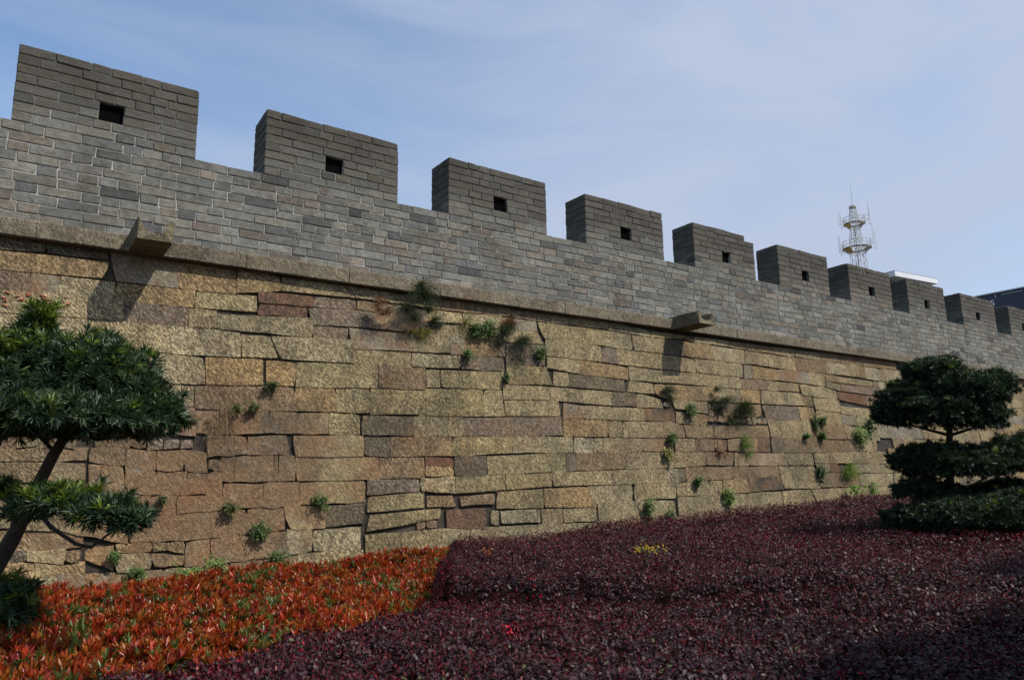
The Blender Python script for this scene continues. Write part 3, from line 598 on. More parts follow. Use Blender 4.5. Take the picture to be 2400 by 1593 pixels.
# ------------------------------------------------------------------ the brick parapet and its merlons
CH, ZC = 0.1275, 4.410                          # course height, top of the low wall between merlons
MER = [(-3.34, -1.22), (-0.282, 1.834), (2.773, 4.912), (5.86, 7.956), (8.91, 11.038), (11.99, 14.062), (14.97, 17.035), (17.985, 20.063), (20.965, 23.13), (24.20, 26.50), (27.58, 29.7), (30.65, 32.75)]
THK = 0.62
random.seed(33)
def brick_tint(z):
    r = random.random()
    if r < .50: b = (.205, .205, .192)
    elif r < .74: b = (.215, .208, .186)
    elif r < .85: b = (.165, .170, .170)
    elif r < .93: b = (.190, .168, .142)
    elif r < .97: b = (.11, .11, .112)
    else: b = (.235, .205, .180)
    v = random.uniform(.60, 1.0)
    return (b[0]*v*1.02, b[1]*v, b[2]*v*.95)
def add_brick(mb, x0, x1, y0, y1, z0, z1, tint, bev=0.006, jit=0.0035):
    if z1 > 5.40: bev, jit = .011, .006
    j = lambda: random.uniform(-jit, jit)
    C8 = {}
    for ix, x in ((0, x0), (1, x1)):
        for iy, y in ((0, y0), (1, y1)):
            for iz, z in ((0, z0), (1, z1)): C8[ix, iy, iz] = (x+j(), y+j(), z+j())
    V = []; idx = {}
    for (ix, iy, iz), (x, y, z) in C8.items():
        b = bev*random.uniform(.5, 1.9); sx = b*(1-2*ix); sy = b*(1-2*iy); sz = b*(1-2*iz)
        for ax, p in enumerate(((x, y+sy, z+sz), (x+sx, y, z+sz), (x+sx, y+sy, z))):
            idx[ix, iy, iz, ax] = len(V); V.append(p)
    I = lambda a, b, c, k: idx[a, b, c, k]
    Fc = [(I(0, 0, 0, 0), I(0, 0, 1, 0), I(0, 1, 1, 0), I(0, 1, 0, 0)), (I(1, 0, 0, 0), I(1, 1, 0, 0), I(1, 1, 1, 0), I(1, 0, 1, 0)),
          (I(0, 0, 0, 1), I(1, 0, 0, 1), I(1, 0, 1, 1), I(0, 0, 1, 1)), (I(0, 1, 0, 1), I(0, 1, 1, 1), I(1, 1, 1, 1), I(1, 1, 0, 1)),
          (I(0, 0, 0, 2), I(0, 1, 0, 2), I(1, 1, 0, 2), I(1, 0, 0, 2)), (I(0, 0, 1, 2), I(1, 0, 1, 2), I(1, 1, 1, 2), I(0, 1, 1, 2))]
    for a in (0, 1):
        for c in (0, 1):
            Fc.append((I(0, a, c, 1), I(1, a, c, 1), I(1, a, c, 2), I(0, a, c, 2)))
            Fc.append((I(a, 0, c, 0), I(a, 1, c, 0), I(a, 1, c, 2), I(a, 0, c, 2)))
            Fc.append((I(a, c, 0, 0), I(a, c, 1, 0), I(a, c, 1, 1), I(a, c, 0, 1)))
            for e in (0, 1): Fc.append((I(a, c, e, 0), I(a, c, e, 1), I(a, c, e, 2)))
    mb.add(V, Fc, tint)
def run(x0, x1, prev):
    """lengths of one course between x0 and x1, joints kept away from those below"""
    for attempt in range(60):
        xs = [x0]; last = None
        while xs[-1] < x1-1e-6:
            rem = x1-xs[-1]
            if rem < 0.34: l = rem
            elif rem < 0.62: l = rem if rem < .5 else rem/2
            else: l = random.choice([0.465, 0.465, 0.225, 0.225, 0.225, .40])+random.uniform(-.012, .012); last = round(l, 1)
            xs.append(xs[-1]+l)
        xs[-1] = x1
        bad = sum(1 for a in xs[1:-1] for b_ in prev if abs(a-b_) < 0.05)
        if bad <= attempt//12 and min(np.diff(xs)) > 0.07: return xs
    return xs
parapet = empty('brick_parapet', (10, 0.3, 3.127))
tag(parapet, 'grey brick parapet with square merlons and loopholes running along the top of the stone wall', 'battlement wall')
bricks = []                                     # (x0,x1,y0,y1,z0,z1, merlon or None, has_front)
G = 0.0050
prev = []
for k in range(10):
    z0 = 3.131+k*CH; z1 = z0+CH
    if k == 9: z1 = ZC
    xs = run(-5.0-random.random()*.3, 34.0, prev); prev = xs[1:-1]
    for a, c in zip(xs[:-1], xs[1:]):
        d = random.uniform(-.004, .004)
        if random.random() < .04: d = .0055
        bricks.append((a+G, c-G, d, .11 if k < 9 else THK-.01, z0+G*.9, z1-G*.9, None))
NCR = 8
for mi, (xl, xr) in enumerate(MER):
    hl, hr = xl+.92, xl+1.205
    prev = []
    for k in range(NCR):
        z0 = ZC+k*CH; z1 = z0+CH+(0.006 if k == NCR-1 else 0)
        if k in (2, 3): xs = run(xl, hl, prev)+run(hr, xr, prev)
        else: xs = run(xl, xr, prev)
        prev = [x for x in xs if xl < x < xr and abs(x-hl) > .01 and abs(x-hr) > .01]
        for a, c in zip(xs[:-1], xs[1:]):
            if k in (2, 3) and abs(a-hl) < 1e-6 and abs(c-hr) < 1e-6: continue
            if mi == 5 and k == 7 and c > xr-.01: continue        # a corner brick has fallen off this merlon
            d = random.uniform(-.004, .004); left = a < xl+1e-6; right = c > xr-1e-6
            dep = (.225 if k % 2 else .40) if (left or right) else (.11 if k < NCR-1 else THK-.01)
            if k in (2, 3) and (abs(c-hl) < 1e-6 or abs(a-hr) < 1e-6): dep = .3
            bricks.append((a+(G if not left else 0), c-(G if not right else 0), d, dep, z0+G*.9, z1-(G*.9 if k < NCR-1 else 0), mi))
            if left or right:
                y = dep
                while y < THK-.02:
                    y2 = min(THK, y+(.40 if y < .3 else .225))
                    if THK-y2 < .06: y2 = THK
                    ex0, ex1 = (a, a+.11) if left else (c-.11, c)
                    bricks.append((ex0, ex1, y+G, y2-G, z0+G*.9, z1-(G*.9 if k < NCR-1 else 0), mi)); y = y2
merlons = []
for mi, (xl, xr) in enumerate(MER):
    m = MB(); i_ = .012; hl, hr = xl+.92, xl+1.205; zt = ZC+NCR*CH-.008; a0, a1 = xl+i_, xr-i_; y0, y1 = i_, THK-i_
    za, zb = ZC+2*CH, ZC+4*CH
    m.box(a0, a1, y0, y1, ZC-.02, za); m.box(a0, hl-.002, y0, y1, za, zb); m.box(hr+.002, a1, y0, y1, za, zb); m.box(a0, a1, y0, y1, zb, zt if mi != 5 else zt-CH)
    if mi == 5: m.box(a0, a1-.3, y0, y1, zt-CH, zt)
    merlons.append(m.build('merlon', M_mortar, parapet))
    m = MB(); m.box(hl+.001, hr-.001, .07, y1-.02, za+.001, zb-.001, (.3, .3, .3)); m.build('loophole_shade', M_hole_shade, merlons[-1])  # added plug just behind the opening, painted as the shade of a deep hole
def bdist(t):
    x = (t[0]+t[1])/2; z = (t[4]+t[5])/2
    if x < -0.75: return 1e9
    if t[2] > .05: return 1e8                      # hidden or side bricks are ranked behind front ones
    L_ = t[1]-t[0]
    return (x*x+105+z*z)**1.5/L_
order = sorted(range(len(bricks)), key=lambda i: bdist(bricks[i]))
indiv = set(order[:298])
joined = MB(); mj = [MB() for _ in MER]
for i, (x0, x1, y0, y1, z0, z1, mi) in enumerate(bricks):
    tnt = brick_tint(z0)
    if i in indiv:
        m = MB(); add_brick(m, x0, x1, y0, y1, z0, z1, tnt)
        m.build('brick', M_brick, merlons[mi] if mi is not None else parapet)
    else:
        add_brick(joined if mi is None else mj[mi], x0, x1, y0, y1, z0, z1, tnt)
o = joined.build('brickwork', M_brick, parapet); o['kind'] = 'stuff'
for mi, m in enumerate(mj):
    if m.v:
        o = m.build('brickwork', M_brick, merlons[mi]); o['kind'] = 'stuff'
m = MB(); m.box(-5.0, 34.0, .012, THK-.012, 2.905, ZC-.01); m.build('mortar_core', M_mortar, parapet)

# ------------------------------------------------------------------ beyond the wall: radio mast and two buildings
M_steel = simple('galvanised_steel', (.42, .40, .35), .55, .25, 8, metal=0.0)
M_yellow = simple('yellow_painted_steel', (.50, .33, .07), .5, .2, 5)
mast = empty('radio_mast', (74.6, 31.0, -1.9))
tag(mast, 'lattice radio mast with two round antenna platforms and a tall whip behind the battlements', 'radio mast')
mx, my = 74.6, 31.0
rd = np.array([R0[0], R0[1]]); fd = np.array([-R0[1], R0[0]])
def mp_(a, b, z): return (mx+rd[0]*a+fd[0]*b, my+rd[1]*a+fd[1]*b, z)
m = MB(); R_ = .021; ANG = [math.radians(20+60*k) for k in range(6)]
def hw_(z):
    for (za, ra), (zb_, rb) in zip(LV[:-1], LV[1:]):
        if za <= z <= zb_: return ra+(rb-ra)*(z-za)/(zb_-za)
    return LV[-1][1]
LV = [(-1.9, 2.6), (19.0, 1.02), (23.2, .78), (26.2, .52), (28.6, .33)]
zs = [-1.9, 1, 4, 7, 9.5, 12, 14, 16, 18, 19.2, 20.3, 21.3, 22.3, 23.2, 24.0, 24.8, 25.5, 26.2, 26.8, 27.4, 28.0, 28.6]
for z, zn in zip(zs[:-1], zs[1:]):
    for i, a in enumerate(ANG):
        r, rn = hw_(z), hw_(zn); a2 = ANG[(i+1) % 6]
        p = mp_(r*math.cos(a), r*math.sin(a), z); q = mp_(rn*math.cos(a), rn*math.sin(a), zn)
        p2 = mp_(r*math.cos(a2), r*math.sin(a2), z); q2 = mp_(rn*math.cos(a2), rn*math.sin(a2), zn)
        m.tube([p, q], R_*1.25, 4); m.tube([q, q2], R_*.8, 4)
        m.tube([p, q2] if i % 2 else [p2, q], R_*.75, 4)
m.tube([mp_(0, 0, -1.9), mp_(0, 0, 26.5)], .07, 5)
m.build('lattice_shaft', M_steel, mast)
m = MB(); m.tube([mp_(0, 0, 28.5), mp_(0, 0, 30.2), mp_(0, 0, 31.3)], [.03, .022, .014], 5); m.build('whip_antenna', M_steel, mast)
m = MB(); m.tube([mp_(0, 0, 28.5), mp_(0, 0, 28.68)], .40, 8); m.build('mast_cap', M_steel, mast)
def platform(zd, zr, zb_, Rp, rb):
    m = MB(); n = 20
    for k in range(n):
        a, a2 = 2*math.pi*k/n, 2*math.pi*(k+1)/n
        for (r, z, w) in ((Rp, zd, .05), (Rp, zr, .025), (Rp*.98, (zd+zr)/2, .018), (rb*1.15, zd, .03), (Rp*.8, zd-.02, .03)):
            m.tube([mp_(r*math.cos(a), r*math.sin(a), z), mp_(r*math.cos(a2), r*math.sin(a2), z)], w, 4)
        m.tube([mp_(Rp*math.cos(a), Rp*math.sin(a), zd), mp_(Rp*math.cos(a), Rp*math.sin(a), zr)], .02, 4)
        m.tube([mp_(rb*math.cos(a), rb*math.sin(a), zb_), mp_(Rp*.95*math.cos(a), Rp*.95*math.sin(a), zd)], .022, 4)
        r1, r2 = rb*1.15, Rp
        if k % 5 != 2:
            m.add([mp_(r*math.cos(t), r*math.sin(t), zd-.015) for r, t in ((r1, a), (r2, a), (r2, a2), (r1, a2))]+[mp_(r*math.cos(t), r*math.sin(t), zd+.015) for r, t in ((r1, a), (r2, a), (r2, a2), (r1, a2))], [(0, 1, 2, 3), (7, 6, 5, 4), (1, 5, 6, 2)])
    pf = m.build('antenna_platform', M_steel, mast)
    y = MB()
    for k in range(9, 12):
        a, a2 = 2*math.pi*k/n, 2*math.pi*(k+1)/n
        P4 = [(rb*.9, zb_+.05, a), (Rp*.9, zd-.12, a), (Rp*.9, zd-.12, a2), (rb*.9, zb_+.05, a2)]
        y.add([mp_(r*math.cos(t), r*math.sin(t), z) for r, z, t in P4]+[mp_(r*math.cos(t)*.96, r*math.sin(t)*.96, z+.03) for r, z, t in P4], [(0, 1, 2, 3), (7, 6, 5, 4)])
    y.build('yellow_soffit', M_yellow, pf)
    return pf
p_up = platform(26.65, 27.35, 26.1, 1.08, .55); p_lo = platform(23.85, 24.6, 23.25, 1.45, .8)
def outrig(pf, a, b, Rp, zlo, zhi, zt):
    m = MB(); L_ = math.hypot(a, b); ux, uy = a/L_, b/L_
    m.tube([mp_(a, b, zlo-.1), mp_(a, b, zt)], .022, 4)
    for z in (zlo, zhi): m.tube([mp_(ux*Rp, uy*Rp, z), mp_(a, b, z)], .018, 4)
    m.tube([mp_(ux*Rp, uy*Rp, zhi), mp_(a, b, zlo)], .014, 4)
    m.build('antenna', M_steel, pf)
outrig(p_up, -1.65, 0, 1.08, 26.6, 27.1, 28.1); outrig(p_up, 1.75, 0, 1.08, 26.65, 27.25, 28.45)
outrig(p_up, -.75, 1.5, 1.08, 26.7, 27.3, 28.5); outrig(p_up, .9, -1.5, 1.08, 26.6, 27.2, 28.6); outrig(p_up, .85, 1.4, 1.08, 26.6, 27.2, 28.3)
outrig(p_lo, -1.95, 0, 1.45, 23.5, 24.1, 25.2); outrig(p_lo, 2.1, 0, 1.45, 23.8, 24.4, 25.8)
outrig(p_lo, -1.0, 1.7, 1.45, 23.7, 24.3, 25.9); outrig(p_lo, 1.0, -1.7, 1.45, 23.9, 24.5, 26.1); outrig(p_lo, 1.2, 1.6, 1.45, 23.9, 24.4, 25.7)

M_conc = simple('pale_concrete', (.62, .62, .63), .7, .12, 1.5)
M_concd = simple('grey_render', (.22, .23, .26), .8, .15, 2)
M_glass = simple('dark_glass', (.03, .035, .045), .12)
bl = empty('concrete_stair_tower', (45.6, 13.5, -1.9))
tag(bl, 'building top with a wide white concrete roof slab showing above the far merlons', 'building')
m = MB(); z1 = 11.86
A = [(43.39, 11.57), (47.69, 11.14), (48.1, 15.2), (43.8, 15.6)]
def prism(mb, P, za, zb_):
    n = len(P); mb.add([(x, y, za) for x, y in P]+[(x, y, zb_) for x, y in P], [tuple(reversed(range(n))), tuple(range(n, 2*n))]+[(i, (i+1) % n, n+(i+1) % n, n+i) for i in range(n)])
prism(m, A, z1-.30, z1); rf = m.build('roof_slab', M_conc, bl)
m = MB(); prism(m, [(x+(45.6-x)*.004, y+(13.4-y)*.004) for x, y in A], z1, z1+.05); m.build('roof_edge', M_concd, rf)
m = MB(); c0 = (45.74, 13.38); prism(m, [(c0[0]+(x-c0[0])*.62, c0[1]+(y-c0[1])*.66) for x, y in A], -1.9, z1-.30); m.build('wall', M_concd, bl)
for k in range(3):
    for zz in (8.4, 5.2, 2.0):
        m = MB(); x = 44.5+k*.85; m.box(x, x+.6, 11.95+.02*k, 12.2, zz, zz+1.5); m.build('window', M_glass, bl)

M_dark = simple('dark_blue_cladding', (.035, .038, .065), .5, .15, .4, spec=.3)
M_trim = simple('pale_metal_trim', (.45, .47, .52), .4)
M_white = simple('white_sign_letter', (.75, .75, .78), .5)
db = empty('dark_clad_building', (49, 4, -1.9))
tag(db, 'dark blue clad building with a white number near its roof edge', 'building')
m = MB(); m.box(45.4, 56, -1.0, 8.1, -1.9, 9.76); m.build('wall', M_dark, db)
m = MB(); m.box(45.3, 56.1, -1.1, 8.2, 9.76, 9.82); m.build('roof_trim', M_trim, db)
m = MB(); m.box(45.385, 45.40, 5.80, 6.85, 9.62, 9.645); m.build('cladding_joint', M_trim, db)
def sign(txt, y, z, size):
    cu = bpy.data.curves.new('sign', 'FONT'); cu.body = txt; cu.size = size; cu.extrude = .01; cu.resolution_u = 3
    ob = bpy.data.objects.new('tmp', cu); col.objects.link(ob); dg = bpy.context.evaluated_depsgraph_get(); dg.update()
    me = bpy.data.meshes.new_from_object(ob.evaluated_get(dg)); bpy.data.objects.remove(ob)
    me.materials.clear(); me.materials.append(M_white)
    o = bpy.data.objects.new('sign_numeral', me); col.objects.link(o); o.parent = db
    o.rotation_euler = (math.pi/2, 0, -math.pi/2)
    o.location = Vector((45.375, y, z)) - ORIG[db.name]
sign('5', 7.46, 9.06, .50)
sign('1', 7.22, 9.50, .26)

# ------------------------------------------------------------------ clipped podocarpus trees
def tuft_arrays(P, A, n, length, width, col_, spread=(0.35, 1.25)):
    N = len(P); A = nrm(A)
    ref = np.where(np.abs(A[:, 2:3]) < .9, np.array([[0, 0, 1.]]), np.array([[1., 0, 0]]))
    U_ = nrm(np.cross(A, ref)); W_ = np.cross(A, U_)
    ph = rng.random((N, n))*2*math.pi; tl = rng.uniform(spread[0], spread[1], (N, n))
    D = A[:, None]*np.cos(tl)[..., None]+(U_[:, None]*np.cos(ph)[..., None]+W_[:, None]*np.sin(ph)[..., None])*np.sin(tl)[..., None]
    B = P[:, None]+A[:, None]*(rng.random((N, n, 1))*length*.35*(1.3-tl[..., None]))
    Ln = length*rng.uniform(.7, 1.15, (N, n)); Wd = width*rng.uniform(.8, 1.2, (N, n))
    Nn = A[:, None]+rng.normal(size=(N, n, 3))*.25
    C = np.repeat(col_[:, None], n, 1)*rng.uniform(.75, 1.25, (N, n, 1))
    f = lambda a: a.reshape(-1, a.shape[-1])
    return f(B), f(D), f(Nn), Ln.ravel(), Wd.ravel(), f(C)
def pad_points(ells, dens, lo=.80, hi=1.03, cut=-.55):
    P = []; A = []
    for i, (x, y, z, a, b_, c) in enumerate(ells):
        area = 4*math.pi*((((a*b_)**1.6+(a*c)**1.6+(b_*c)**1.6)/3)**(1/1.6)); n = int(area*dens)
        d = rand_unit(n); r = rng.uniform(lo, hi, (n, 1)); lump = 1+.10*np.sin(d[:, :1]*9+i)*np.cos(d[:, 1:2]*8)+.08*np.sin(d[:, 2:3]*11+2*i)
        p = np.array([x, y, z])+d*r*lump*np.array([a, b_, c]); keep = d[:, 2] > cut+rng.normal(size=n)*.12
        for j, (x2, y2, z2, a2, b2, c2) in enumerate(ells):
            if j != i: keep &= (((p-np.array([x2, y2, z2]))/np.array([a2, b2, c2]))**2).sum(1) > .62
        p = p[keep]; d = d[keep]/np.array([a, b_, c])
        P.append(p); A.append(nrm(nrm(d)*.7+np.array([0, 0, .45])+rng.normal(size=p.shape)*.28))
    return np.concatenate(P), np.concatenate(A)
def tree(name, label, pads, trunk, branches, dens, length, width, n, bright, base=None, dark=1.0):
    b0 = base or (trunk[0][0], trunk[0][1], -1.9)
    t = empty(name, b0); tag(t, label, 'tree')
    m = MB(); m.tube([p[:3] for p in trunk], [p[3]/2 for p in trunk], 10, jit=.10); m.build('trunk', M_bark, t, smooth=True)
    for br in branches:
        m = MB(); m.tube([p[:3] for p in br], [p[3]/2 for p in br], 6, jit=.12); m.build('branch', M_bark, t, smooth=True)
    for ells in pads:
        P, A = pad_points(ells, dens); P2, A2 = pad_points(ells, dens*.5, .5, .8)
        sh = rng.random(len(P)) < .20; P[sh] += A[sh]*rng.uniform(.3, .95, (sh.sum(), 1))*length; sh2 = rng.random(len(P)) < .22; P[sh2] -= A[sh2]*length*.7
        ztop = max(e[2]+e[5] for e in ells); zlow = min(e[2]-e[5] for e in ells)
        PP = np.concatenate([P, P2]); AA = np.concatenate([A, A2]); N = len(PP)
        g_ = np.array([.015, .033, .017])*dark; g2 = np.array([.040, .068, .027])*dark
        C = g_+(g2-g_)*rng.random((N, 1))
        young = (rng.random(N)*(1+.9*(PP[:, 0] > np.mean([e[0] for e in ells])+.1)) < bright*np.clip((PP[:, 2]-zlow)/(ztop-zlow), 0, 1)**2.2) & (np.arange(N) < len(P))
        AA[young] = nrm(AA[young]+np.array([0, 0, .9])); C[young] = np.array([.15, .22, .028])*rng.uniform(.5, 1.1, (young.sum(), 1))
        arr = tuft_arrays(PP, AA, n, length, width, C)
        # upright shoots that stick out of the clipped outline
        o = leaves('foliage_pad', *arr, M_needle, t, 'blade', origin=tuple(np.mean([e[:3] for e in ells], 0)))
        # thin twigs inside, carrying the tufts
        k = min(len(P), 260); ii = rng.choice(len(P), k, replace=False); c = np.mean([e[:3] for e in ells], 0); m = MB()
        for q in P[ii]:
            e = min(ells, key=lambda e: sum(((q[w]-e[w])/e[3+w])**2 for w in range(3)))
            c0 = np.array(e[:3])-np.array([0, 0, e[5]*.35])
            mid_ = c0*.45+q*.55+rng.normal(size=3)*.02; m.tube([c0, mid_, q], [.006, .004, .002], 3, caps=False)
        m.build('twigs', M_bark, o)
    return t
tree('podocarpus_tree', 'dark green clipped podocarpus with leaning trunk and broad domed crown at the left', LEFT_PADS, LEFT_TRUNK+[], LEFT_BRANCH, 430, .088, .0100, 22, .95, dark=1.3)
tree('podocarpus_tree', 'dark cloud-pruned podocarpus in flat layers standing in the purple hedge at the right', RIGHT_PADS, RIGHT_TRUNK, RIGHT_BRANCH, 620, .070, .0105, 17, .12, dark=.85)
OFF = (4.95, -9.9)
tree('podocarpus_tree', 'clipped podocarpus beside the near end of the hedge, outside the right edge',
     [[(OFF[0], OFF[1], .75, 1.2, .95, .5), (OFF[0]+1.0, OFF[1]+.1, .6, 1.0, .8, .4), (OFF[0]-.55, OFF[1]-.05, .5, .75, .8, .35)], [(OFF[0]+.3, OFF[1], -.5, 1.0, .9, .3)]],
     [(OFF[0], OFF[1], -1.9, .18), (OFF[0]+.05, OFF[1], -.8, .15), (OFF[0], OFF[1], .2, .12), (OFF[0], OFF[1], .8, .04)],
     [[(OFF[0], OFF[1], -.3, .06), (OFF[0]+.6, OFF[1], .2, .03)]], 420, .10, .018, 13, .1)
OF2 = (8.6, -9.5)
tree('podocarpus_tree', 'tall clipped podocarpus further along the hedge, outside the right edge',
     [[(OF2[0], OF2[1], 1.0, 1.35, 1.1, .6), (OF2[0]+1.3, OF2[1]+.1, .9, 1.0, .9, .5), (OF2[0]-.9, OF2[1]-.2, .8, .9, .9, .45)]],
     [(OF2[0], OF2[1], -1.9, .2), (OF2[0]+.05, OF2[1], -.5, .17), (OF2[0], OF2[1], .8, .12), (OF2[0], OF2[1], 1.3, .04)],
     [[(OF2[0], OF2[1], .2, .06), (OF2[0]+.9, OF2[1], .7, .03)]], 360, .10, .02, 12, .1)

# ------------------------------------------------------------------ clipped beds
def poly_mask(x, y, poly):
    r = np.zeros(x.shape, bool); j = len(poly)-1
    for i in range(len(poly)):
        xi, yi = poly[i]; xj, yj = poly[j]
        c = ((yi > y) != (yj > y)) & (x < (xj-xi)*(y-yi)/(yj-yi+1e-12)+xi); r ^= c; j = i
    return r
def poly_dist(x, y, poly, skip=()):
    d = np.full(x.shape, 9.)
    for i in range(len(poly)):
        if i in skip: continue
        ax, ay = poly[i]; bx, by = poly[(i+1) % len(poly)]
        t = np.clip(((x-ax)*(bx-ax)+(y-ay)*(by-ay))/((bx-ax)**2+(by-ay)**2), 0, 1)
        d = np.minimum(d, np.hypot(x-ax-t*(bx-ax), y-ay-t*(by-ay)))
    return d
def wob(x, y, s, seed):
    r = np.random.default_rng(seed); o = np.zeros(x.shape)
    for k in range(7):
        a = r.uniform(0, 6.28); f = s*r.uniform(.5, 2.2); o += np.sin((x*math.cos(a)+y*math.sin(a))*f+r.uniform(0, 6.28))/7*1.6
    return o
sm = lambda t: np.clip(t, 0, 1)**2*(3-2*np.clip(t, 0, 1))
PUR = [(5.50, -.70), (4.90, -1.9), (4.45, -2.55), (4.0, -3.2), (3.62, -3.8), (3.24, -4.42), (3.10, -4.68), (2.80, -4.93), (2.05, -5.18), (1.45, -5.38), (.88, -5.58), (.36, -5.72), (-.25, -6.3), (-.45, -7.3), (.9, -8.8), (2.2, -9.5), (3.4, -9.75), (27, -9.8), (27, -.62)]
def zP(x, y):
    d = poly_dist(x, y, PUR, skip=(17, 18))
    z = -.84+.26*sm((x-5.0)/12)+.055*wob(x, y, 1.3, 3)+.028*wob(x, y, 4.2, 4)+.014*wob(x, y, 11, 5)
    z += .07*np.exp(-((x-4.6)**2/1.2+(y+3.3)**2/2.2))
    # furrow between the near bed and the raised back part of the hedge
    q = (x-3.16)*.59+(y+4.58)*.81; fade = sm((6.8-x)/2.4)
    z -= .15*sm(-q/.16)*fade
    z -= .20*np.exp(-((q+.06)/.13)**2)*sm((5.0-x)/1.2)
    z += .035*wob(x, y, 7.5, 73)+.024*wob(x, y, 20, 71)+.016*wob(x, y, 34, 72)
    for (hx, hy, hr, hd) in ((7.3, -4.1, .22, .16), (6.4, -4.6, .14, .12), (2.9, -7.9, .22, .2), (4.6, -6.6, .18, .12), (1.7, -7.3, .16, .14), (6.2, -3.2, .15, .1), (8.6, -6.2, .2, .15)):
        z -= hd*np.exp(-((x-hx)**2+(y-hy)**2)/hr**2)
    e = np.clip(d/.14, 0, 1); z -= .16*(1-np.sqrt(1-(1-e)**2))
    return z
def zO(x, y):
    dp = poly_dist(x, y, PUR[2:13]+[(0, -7.3), (6, -7)], skip=(10, 11, 12))
    return -1.10-.06*np.exp(-(dp/.4)**2)+.050*wob(x, y, 11, 18)+.07*wob(x, y, 1.5, 8)+.05*wob(x, y, 4.5, 9)+.10*np.exp(-((x-4.6)**2/.5+(y+1.3)**2/.5))+.06*sm((y+2.5)/1.5)
ORA = [(-4, -.72), (5.5, -.70), (4.88, -1.9), (4.43, -2.55), (3.98, -3.2), (3.22, -4.42), (3.05, -4.70), (2.76, -4.90), (2.03, -5.12), (1.42, -5.32), (.86, -5.52), (.34, -5.66), (-.30, -6.24), (-4, -6.6)]
def bed_base(name_mb, poly, zf, drop, cell, tint):
    xs = np.arange(min(p[0] for p in poly), max(p[0] for p in poly)+cell, cell); ys = np.arange(min(p[1] for p in poly), max(p[1] for p in poly)+cell, cell)
    X, Y = np.meshgrid(xs, ys); Z = zf(X, Y)-drop; Mk = poly_mask(X, Y, poly); Z = np.where(Mk, Z, -1.88)
    nx = len(xs); V = np.stack([X, Y, Z], -1).reshape(-1, 3); Fc = []
    mk = Mk.ravel()
    for j in range(len(ys)-1):
        for i in range(nx-1):
            a = j*nx+i
            if mk[a] or mk[a+1] or mk[a+nx] or mk[a+nx+1]: Fc.append((a, a+1, a+nx+1, a+nx))
    name_mb.add(V, Fc, tint)
def sample(poly, bands, zf):
    out = []
    x0, x1 = min(p[0] for p in poly), max(p[0] for p in poly); y0, y1 = min(p[1] for p in poly), max(p[1] for p in poly)
    for d0, d1, dens in bands:
        bx0, bx1 = max(x0, -d1), min(x1, d1); n = int((bx1-bx0)*(y1-y0)*dens)
        x = rng.uniform(bx0, bx1, n); y = rng.uniform(y0, y1, n); r = np.hypot(x-CAM[0], y-CAM[1])
        az = np.degrees(np.arctan2(x, y-CAM[1])); k = (r >= d0) & (r < d1) & poly_mask(x, y, poly) & (az > -14) & (az < 84)
        out.append((x[k], y[k], r[k]))
    return [np.concatenate([o[i] for o in out]) for i in range(3)]
def slopes(zf, x, y, e=.04):
    return nrm(np.stack([-(zf(x+e, y)-zf(x-e, y))/(2*e), -(zf(x, y+e)-zf(x, y-e))/(2*e), np.ones_like(x)], -1))
# purple loropetalum
x, y, r = sample(PUR, [(0, 3.6, 7000), (3.6, 5.5, 6500), (5.5, 8.5, 4600), (8.5, 13, 2600), (13, 30, 1100)], zP)
N = len(x); z = zP(x, y); Nm = slopes(zP, x, y)
gapn = wob(x, y, 17, 81)+.9*wob(x, y, 29, 82)+rng.normal(size=N)*.25
keep_ = gapn > -.62
x, y, r, z, Nm = x[keep_], y[keep_], r[keep_], z[keep_], Nm[keep_]; N = len(x)
scl = np.interp(r, [0, 3.5, 6, 10, 16, 30], [1.35, 1.3, 1.08, 1.25, 1.7, 2.3])
lay = rng.random(N)**1.6
P = np.stack([x, y, z], -1)-Nm*(lay*.125-.02)[:, None]
up = nrm(Nm+rng.normal(size=(N, 3))*.42); D = nrm(np.cross(up, rand_unit(N))+up*.25)
big = rng.random(N)
Ln = .026*scl*rng.uniform(.6, 1.35, N)*np.where(lay > .3, 1.0, .85); Wd = Ln*rng.uniform(.52, .68, N)
C = np.array([.044, .021, .025])*rng.uniform(.35, 1.4, (N, 1))
zone = wob(x, y, 1.7, 31)*.5+wob(x, y, 6, 32)*.35
red = rng.random(N) < np.clip(.52+.34*zone-.2*sm((-6.3-y)/1.5), .08, .75)*(lay < .55)
C[red] = np.array([.155, .013, .022])*rng.uniform(.35, 1.15, (red.sum(), 1)); Ln[red] *= .70; Wd[red] *= .45
D[red] = nrm(D[red]*.7+np.array([0, 0, .8]))
hot = wob(x, y, 3.1, 61)+wob(x, y, 9, 62)*.8 > 1.30
hot &= (rng.random(N) < .35) & (lay < .4); C[hot] = np.array([.42, .012, .03])
C[rng.random(N) < .02] = np.array([.07, .075, .03])
# leaves on the bed's upright sides
SP = []; SN = []
for (ax, ay), (bx, by) in zip(PUR[:13], PUR[1:14]):
    L_ = math.hypot(bx-ax, by-ay); n = int(L_*2600); t = rng.random(n); ox, oy = (by-ay)/L_, -(bx-ax)/L_
    if ox*(-1)+oy*0 < 0 and False: ox, oy = -ox, -oy
    cx_, cy_ = ax+(bx-ax)*t, ay+(by-ay)*t
    if poly_mask(np.array([ax+(bx-ax)*.5+ox*.05]), np.array([ay+(by-ay)*.5+oy*.05]), PUR)[0]: ox, oy = -ox, -oy
    zt_ = zP(cx_-ox*.14, cy_-oy*.14); hh_ = rng.random(n)*.55; in_ = .06*rng.random(n)-.10*np.clip(1-hh_/.12, 0, 1)**2+.02*wob(cx_, hh_*3+cy_, 20, 91)
    SP.append(np.stack([cx_+ox*in_, cy_+oy*in_, zt_-hh_+.0], -1)); SN.append(np.tile(np.array([[ox, oy, .35]]), (n, 1)))
